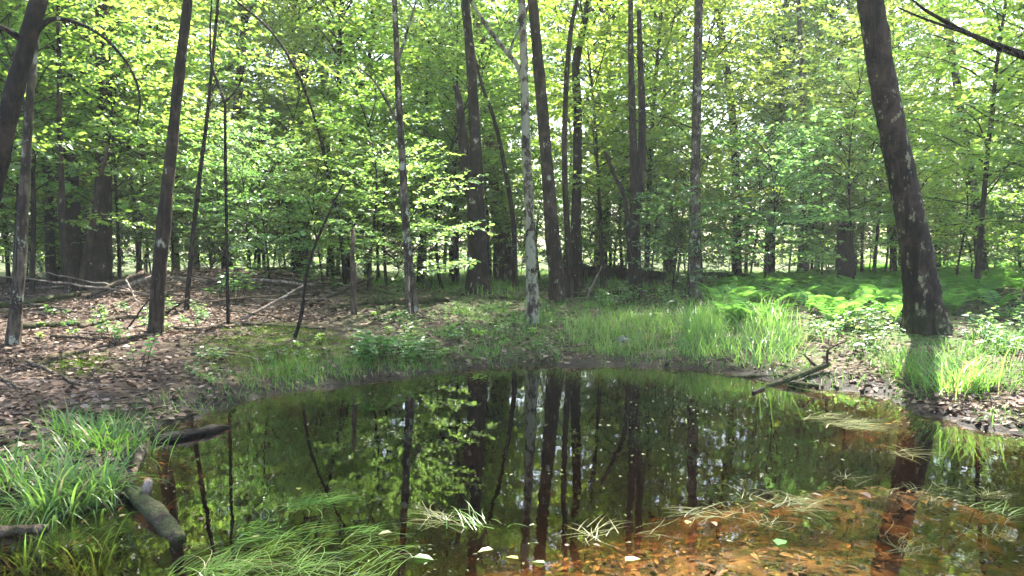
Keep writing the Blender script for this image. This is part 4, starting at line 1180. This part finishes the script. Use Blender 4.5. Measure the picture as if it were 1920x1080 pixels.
def brush():
    rs = np.random.RandomState(123)
    for i in range(34):
        px = 10 + 660 * rs.rand(); py = 512 + 85 * rs.rand()
        g = ground_hit(px, py)
        a = rs.randn() * 0.45 + (math.pi if rs.rand() < 0.5 else 0); L = 0.8 + 1.9 * rs.rand(); d = np.array([math.cos(a), math.sin(a), 0])
        r0 = 0.012 + 0.03 * rs.rand() ** 2
        m = 14; t = np.linspace(0, 1, m)
        q = g + d * (L * (t - 0.5))[:, None] + np.cumsum(rs.randn(m, 3) * 0.018, 0)
        lift = 0.45 * rs.rand() ** 2
        q[:, 2] = gz(q[:, 0], q[:, 1]) + r0 * 0.8 + lift * t + 0.01 * rs.randn(m)
        o = q[0].copy(); mb = MB(); mb.add(*tube(q - o, np.linspace(r0, r0 * 0.35, m), 7, 0.1, i))
        b = mb.build('dead_branch', M[('deadwood', 'palewood', 'rotlog', 'deadwood')[i % 4]], None, o)
        tag(b, 'dead branch in the tangle of brush along the brow of the left bank', 'dead branch', 'brush on the left bank')
brush()

def rock():
    g = ground_hit(1168, 640)
    rs = np.random.RandomState(4)
    P = np.array([(0, 0, -.06), (0, 0, -.03), (0.01, 0, .02), (-.01, 0.01, .05), (.01, 0, .07)]); mb = MB()
    V, Fc = tube(P, [.06, .09, .09, .065, .03], 14, 0.06, 4); V[:, 0] *= 1.3
    mb.add(V, Fc)
    tag(mb.build('stone', M['stone'], None, g), 'grey stone showing among the sedge on the far shore', 'stone')
rock()

# ------------------------------------------------------------------ small plants on the banks
def herb_mesh(seed, n, hh, L, mat):
    rs = np.random.RandomState(seed)
    st = MB(); P = []; A = []; S = []
    for k in range(n):
        az = rs.rand() * 6.28; h = hh * (0.5 + 0.6 * rs.rand()); q = rs.randn(2) * 0.06
        top = np.array([q[0] + math.cos(az) * h * 0.35, q[1] + math.sin(az) * h * 0.35, h])
        st.add(*tube([(q[0], q[1], -0.03), ((q[0] + top[0]) / 2, (q[1] + top[1]) / 2, h * 0.6), top], [0.004, 0.003, 0.002], 4))
        for j in range(7):
            t = 0.45 + 0.55 * j / 6; a2 = az + j * 2.4
            b = np.array([q[0], q[1], 0]) * (1 - t) + top * t
            P.append(b); A.append((math.cos(a2), math.sin(a2), 0.15 + 0.2 * rs.randn())); S.append(L * (0.7 + 0.5 * rs.rand()))
    lf = MB(); lf.add(*leaves(np.array(P), np.array(A), np.array([0, 0, 1.0]) + rs.randn(len(P), 3) * 0.3, S, 0.65))
    return st.mesh('herb_stems', M['twig']), lf.mesh('herb_leaves', M[mat], False)
HERB = [herb_mesh(1, 6, 0.30, 0.085, 'herb'), herb_mesh(2, 4, 0.22, 0.08, 'herb'), herb_mesh(3, 5, 0.45, 0.09, 'leaf_cool'), herb_mesh(4, 3, 0.16, 0.07, 'leaf')]
def herb(label, x, y, v, sc, group=None, name='leafy_herb'):
    st, lf = HERB[v]
    r = empty(name, (x, y, float(gz(x, y))), label, 'plant', group, rng.random() * 6.28, sc)
    link('stem', st, r); link('foliage', lf, r)
def herbs(label, group, poly, n, vs, sc, seed):
    rs = np.random.RandomState(seed)
    for x, y in scatter(rs, gpoly(poly), n, lambda a, b: shore(a, b) > 0.05):
        herb(label, x, y, vs[rs.randint(len(vs))], sc[0] + (sc[1] - sc[0]) * rs.rand(), group)
herbs('bright green herb in the patch at the shore below the slender grey trunk', 'bright herbs at the shore', [(665, 660), (720, 645), (790, 655), (800, 690), (700, 700), (665, 690)], 18, [0, 1], (0.8, 1.2), 61)
herbs('small seedling scattered on the brown leaves of the far bank', 'seedlings on the far bank', [(560, 640), (700, 590), (1050, 580), (1060, 660), (850, 680)], 26, [1, 3], (0.6, 1.1), 62)
herbs('pale glossy herb in the sunny patch left of the big leaning trunk', 'pale herbs by the big trunk', [(1500, 620), (1590, 600), (1680, 600), (1680, 660), (1560, 670)], 26, [2, 1], (0.6, 1.0), 63)
herbs('leafy herb on the shaded ground right of the big leaning trunk', 'herbs right of the big trunk', [(1790, 600), (1960, 580), (2000, 700), (1850, 690)], 24, [2, 0, 1], (0.7, 1.1), 64)
herbs('small herb among the fallen branches on the left bank', 'herbs among the left branches', [(60, 640), (100, 570), (280, 560), (420, 590), (260, 650)], 22, [1, 3, 2], (0.6, 1.0), 65)
herbs('leafy seedling on the brow of the left bank among dead branches', 'seedlings on the left brow', [(330, 560), (420, 515), (640, 510), (680, 560), (500, 580)], 26, [2, 0, 1], (0.9, 1.8), 68)
herbs('low herb on the mossy slope near the water', 'herbs on the mossy slope', [(330, 720), (420, 650), (640, 640), (620, 700), (460, 735)], 16, [1, 3], (0.5, 0.9), 66)
herbs('leafy herb under the low silvery bush in mid-distance', 'herbs by the silvery bush', [(1080, 590), (1150, 555), (1290, 550), (1300, 590)], 18, [2, 1], (0.8, 1.2), 67)
x, y, _ = ground_hit(262, 690)
herb('whitish-green upright plant alone below the straight brown trunk', x, y, 2, 0.9)

# ------------------------------------------------------------------ air
def haze():
    n = NT('forest_air')
    v = n.n('VolumePrincipled', Color=(0.9, 0.95, 0.92, 1), Density=0.0007, Anisotropy=0.35)
    n.t.links.new(v.outputs[0], n.out.inputs['Volume'])
    x, y0, y1, z0, z1 = 185.0, -75.0, 235.0, -2.2, 34.0
    mb = MB()
    V = [(-x, y0, z1), (x, y0, z1), (x, y1, z1), (-x, y1, z1), (-x, y0, z0), (x, y0, z0), (x, y1, z0), (-x, y1, z0)]
    mb.add(V, [(0, 1, 2, 3), (7, 6, 5, 4), (0, 4, 5, 1), (1, 5, 6, 2), (2, 6, 7, 3), (3, 7, 4, 0)])
    tag(mb.build('haze', n.m, smooth=False), kind='stuff')
haze()

print('LEAVES/objects', NS, NC, len(bpy.data.objects))
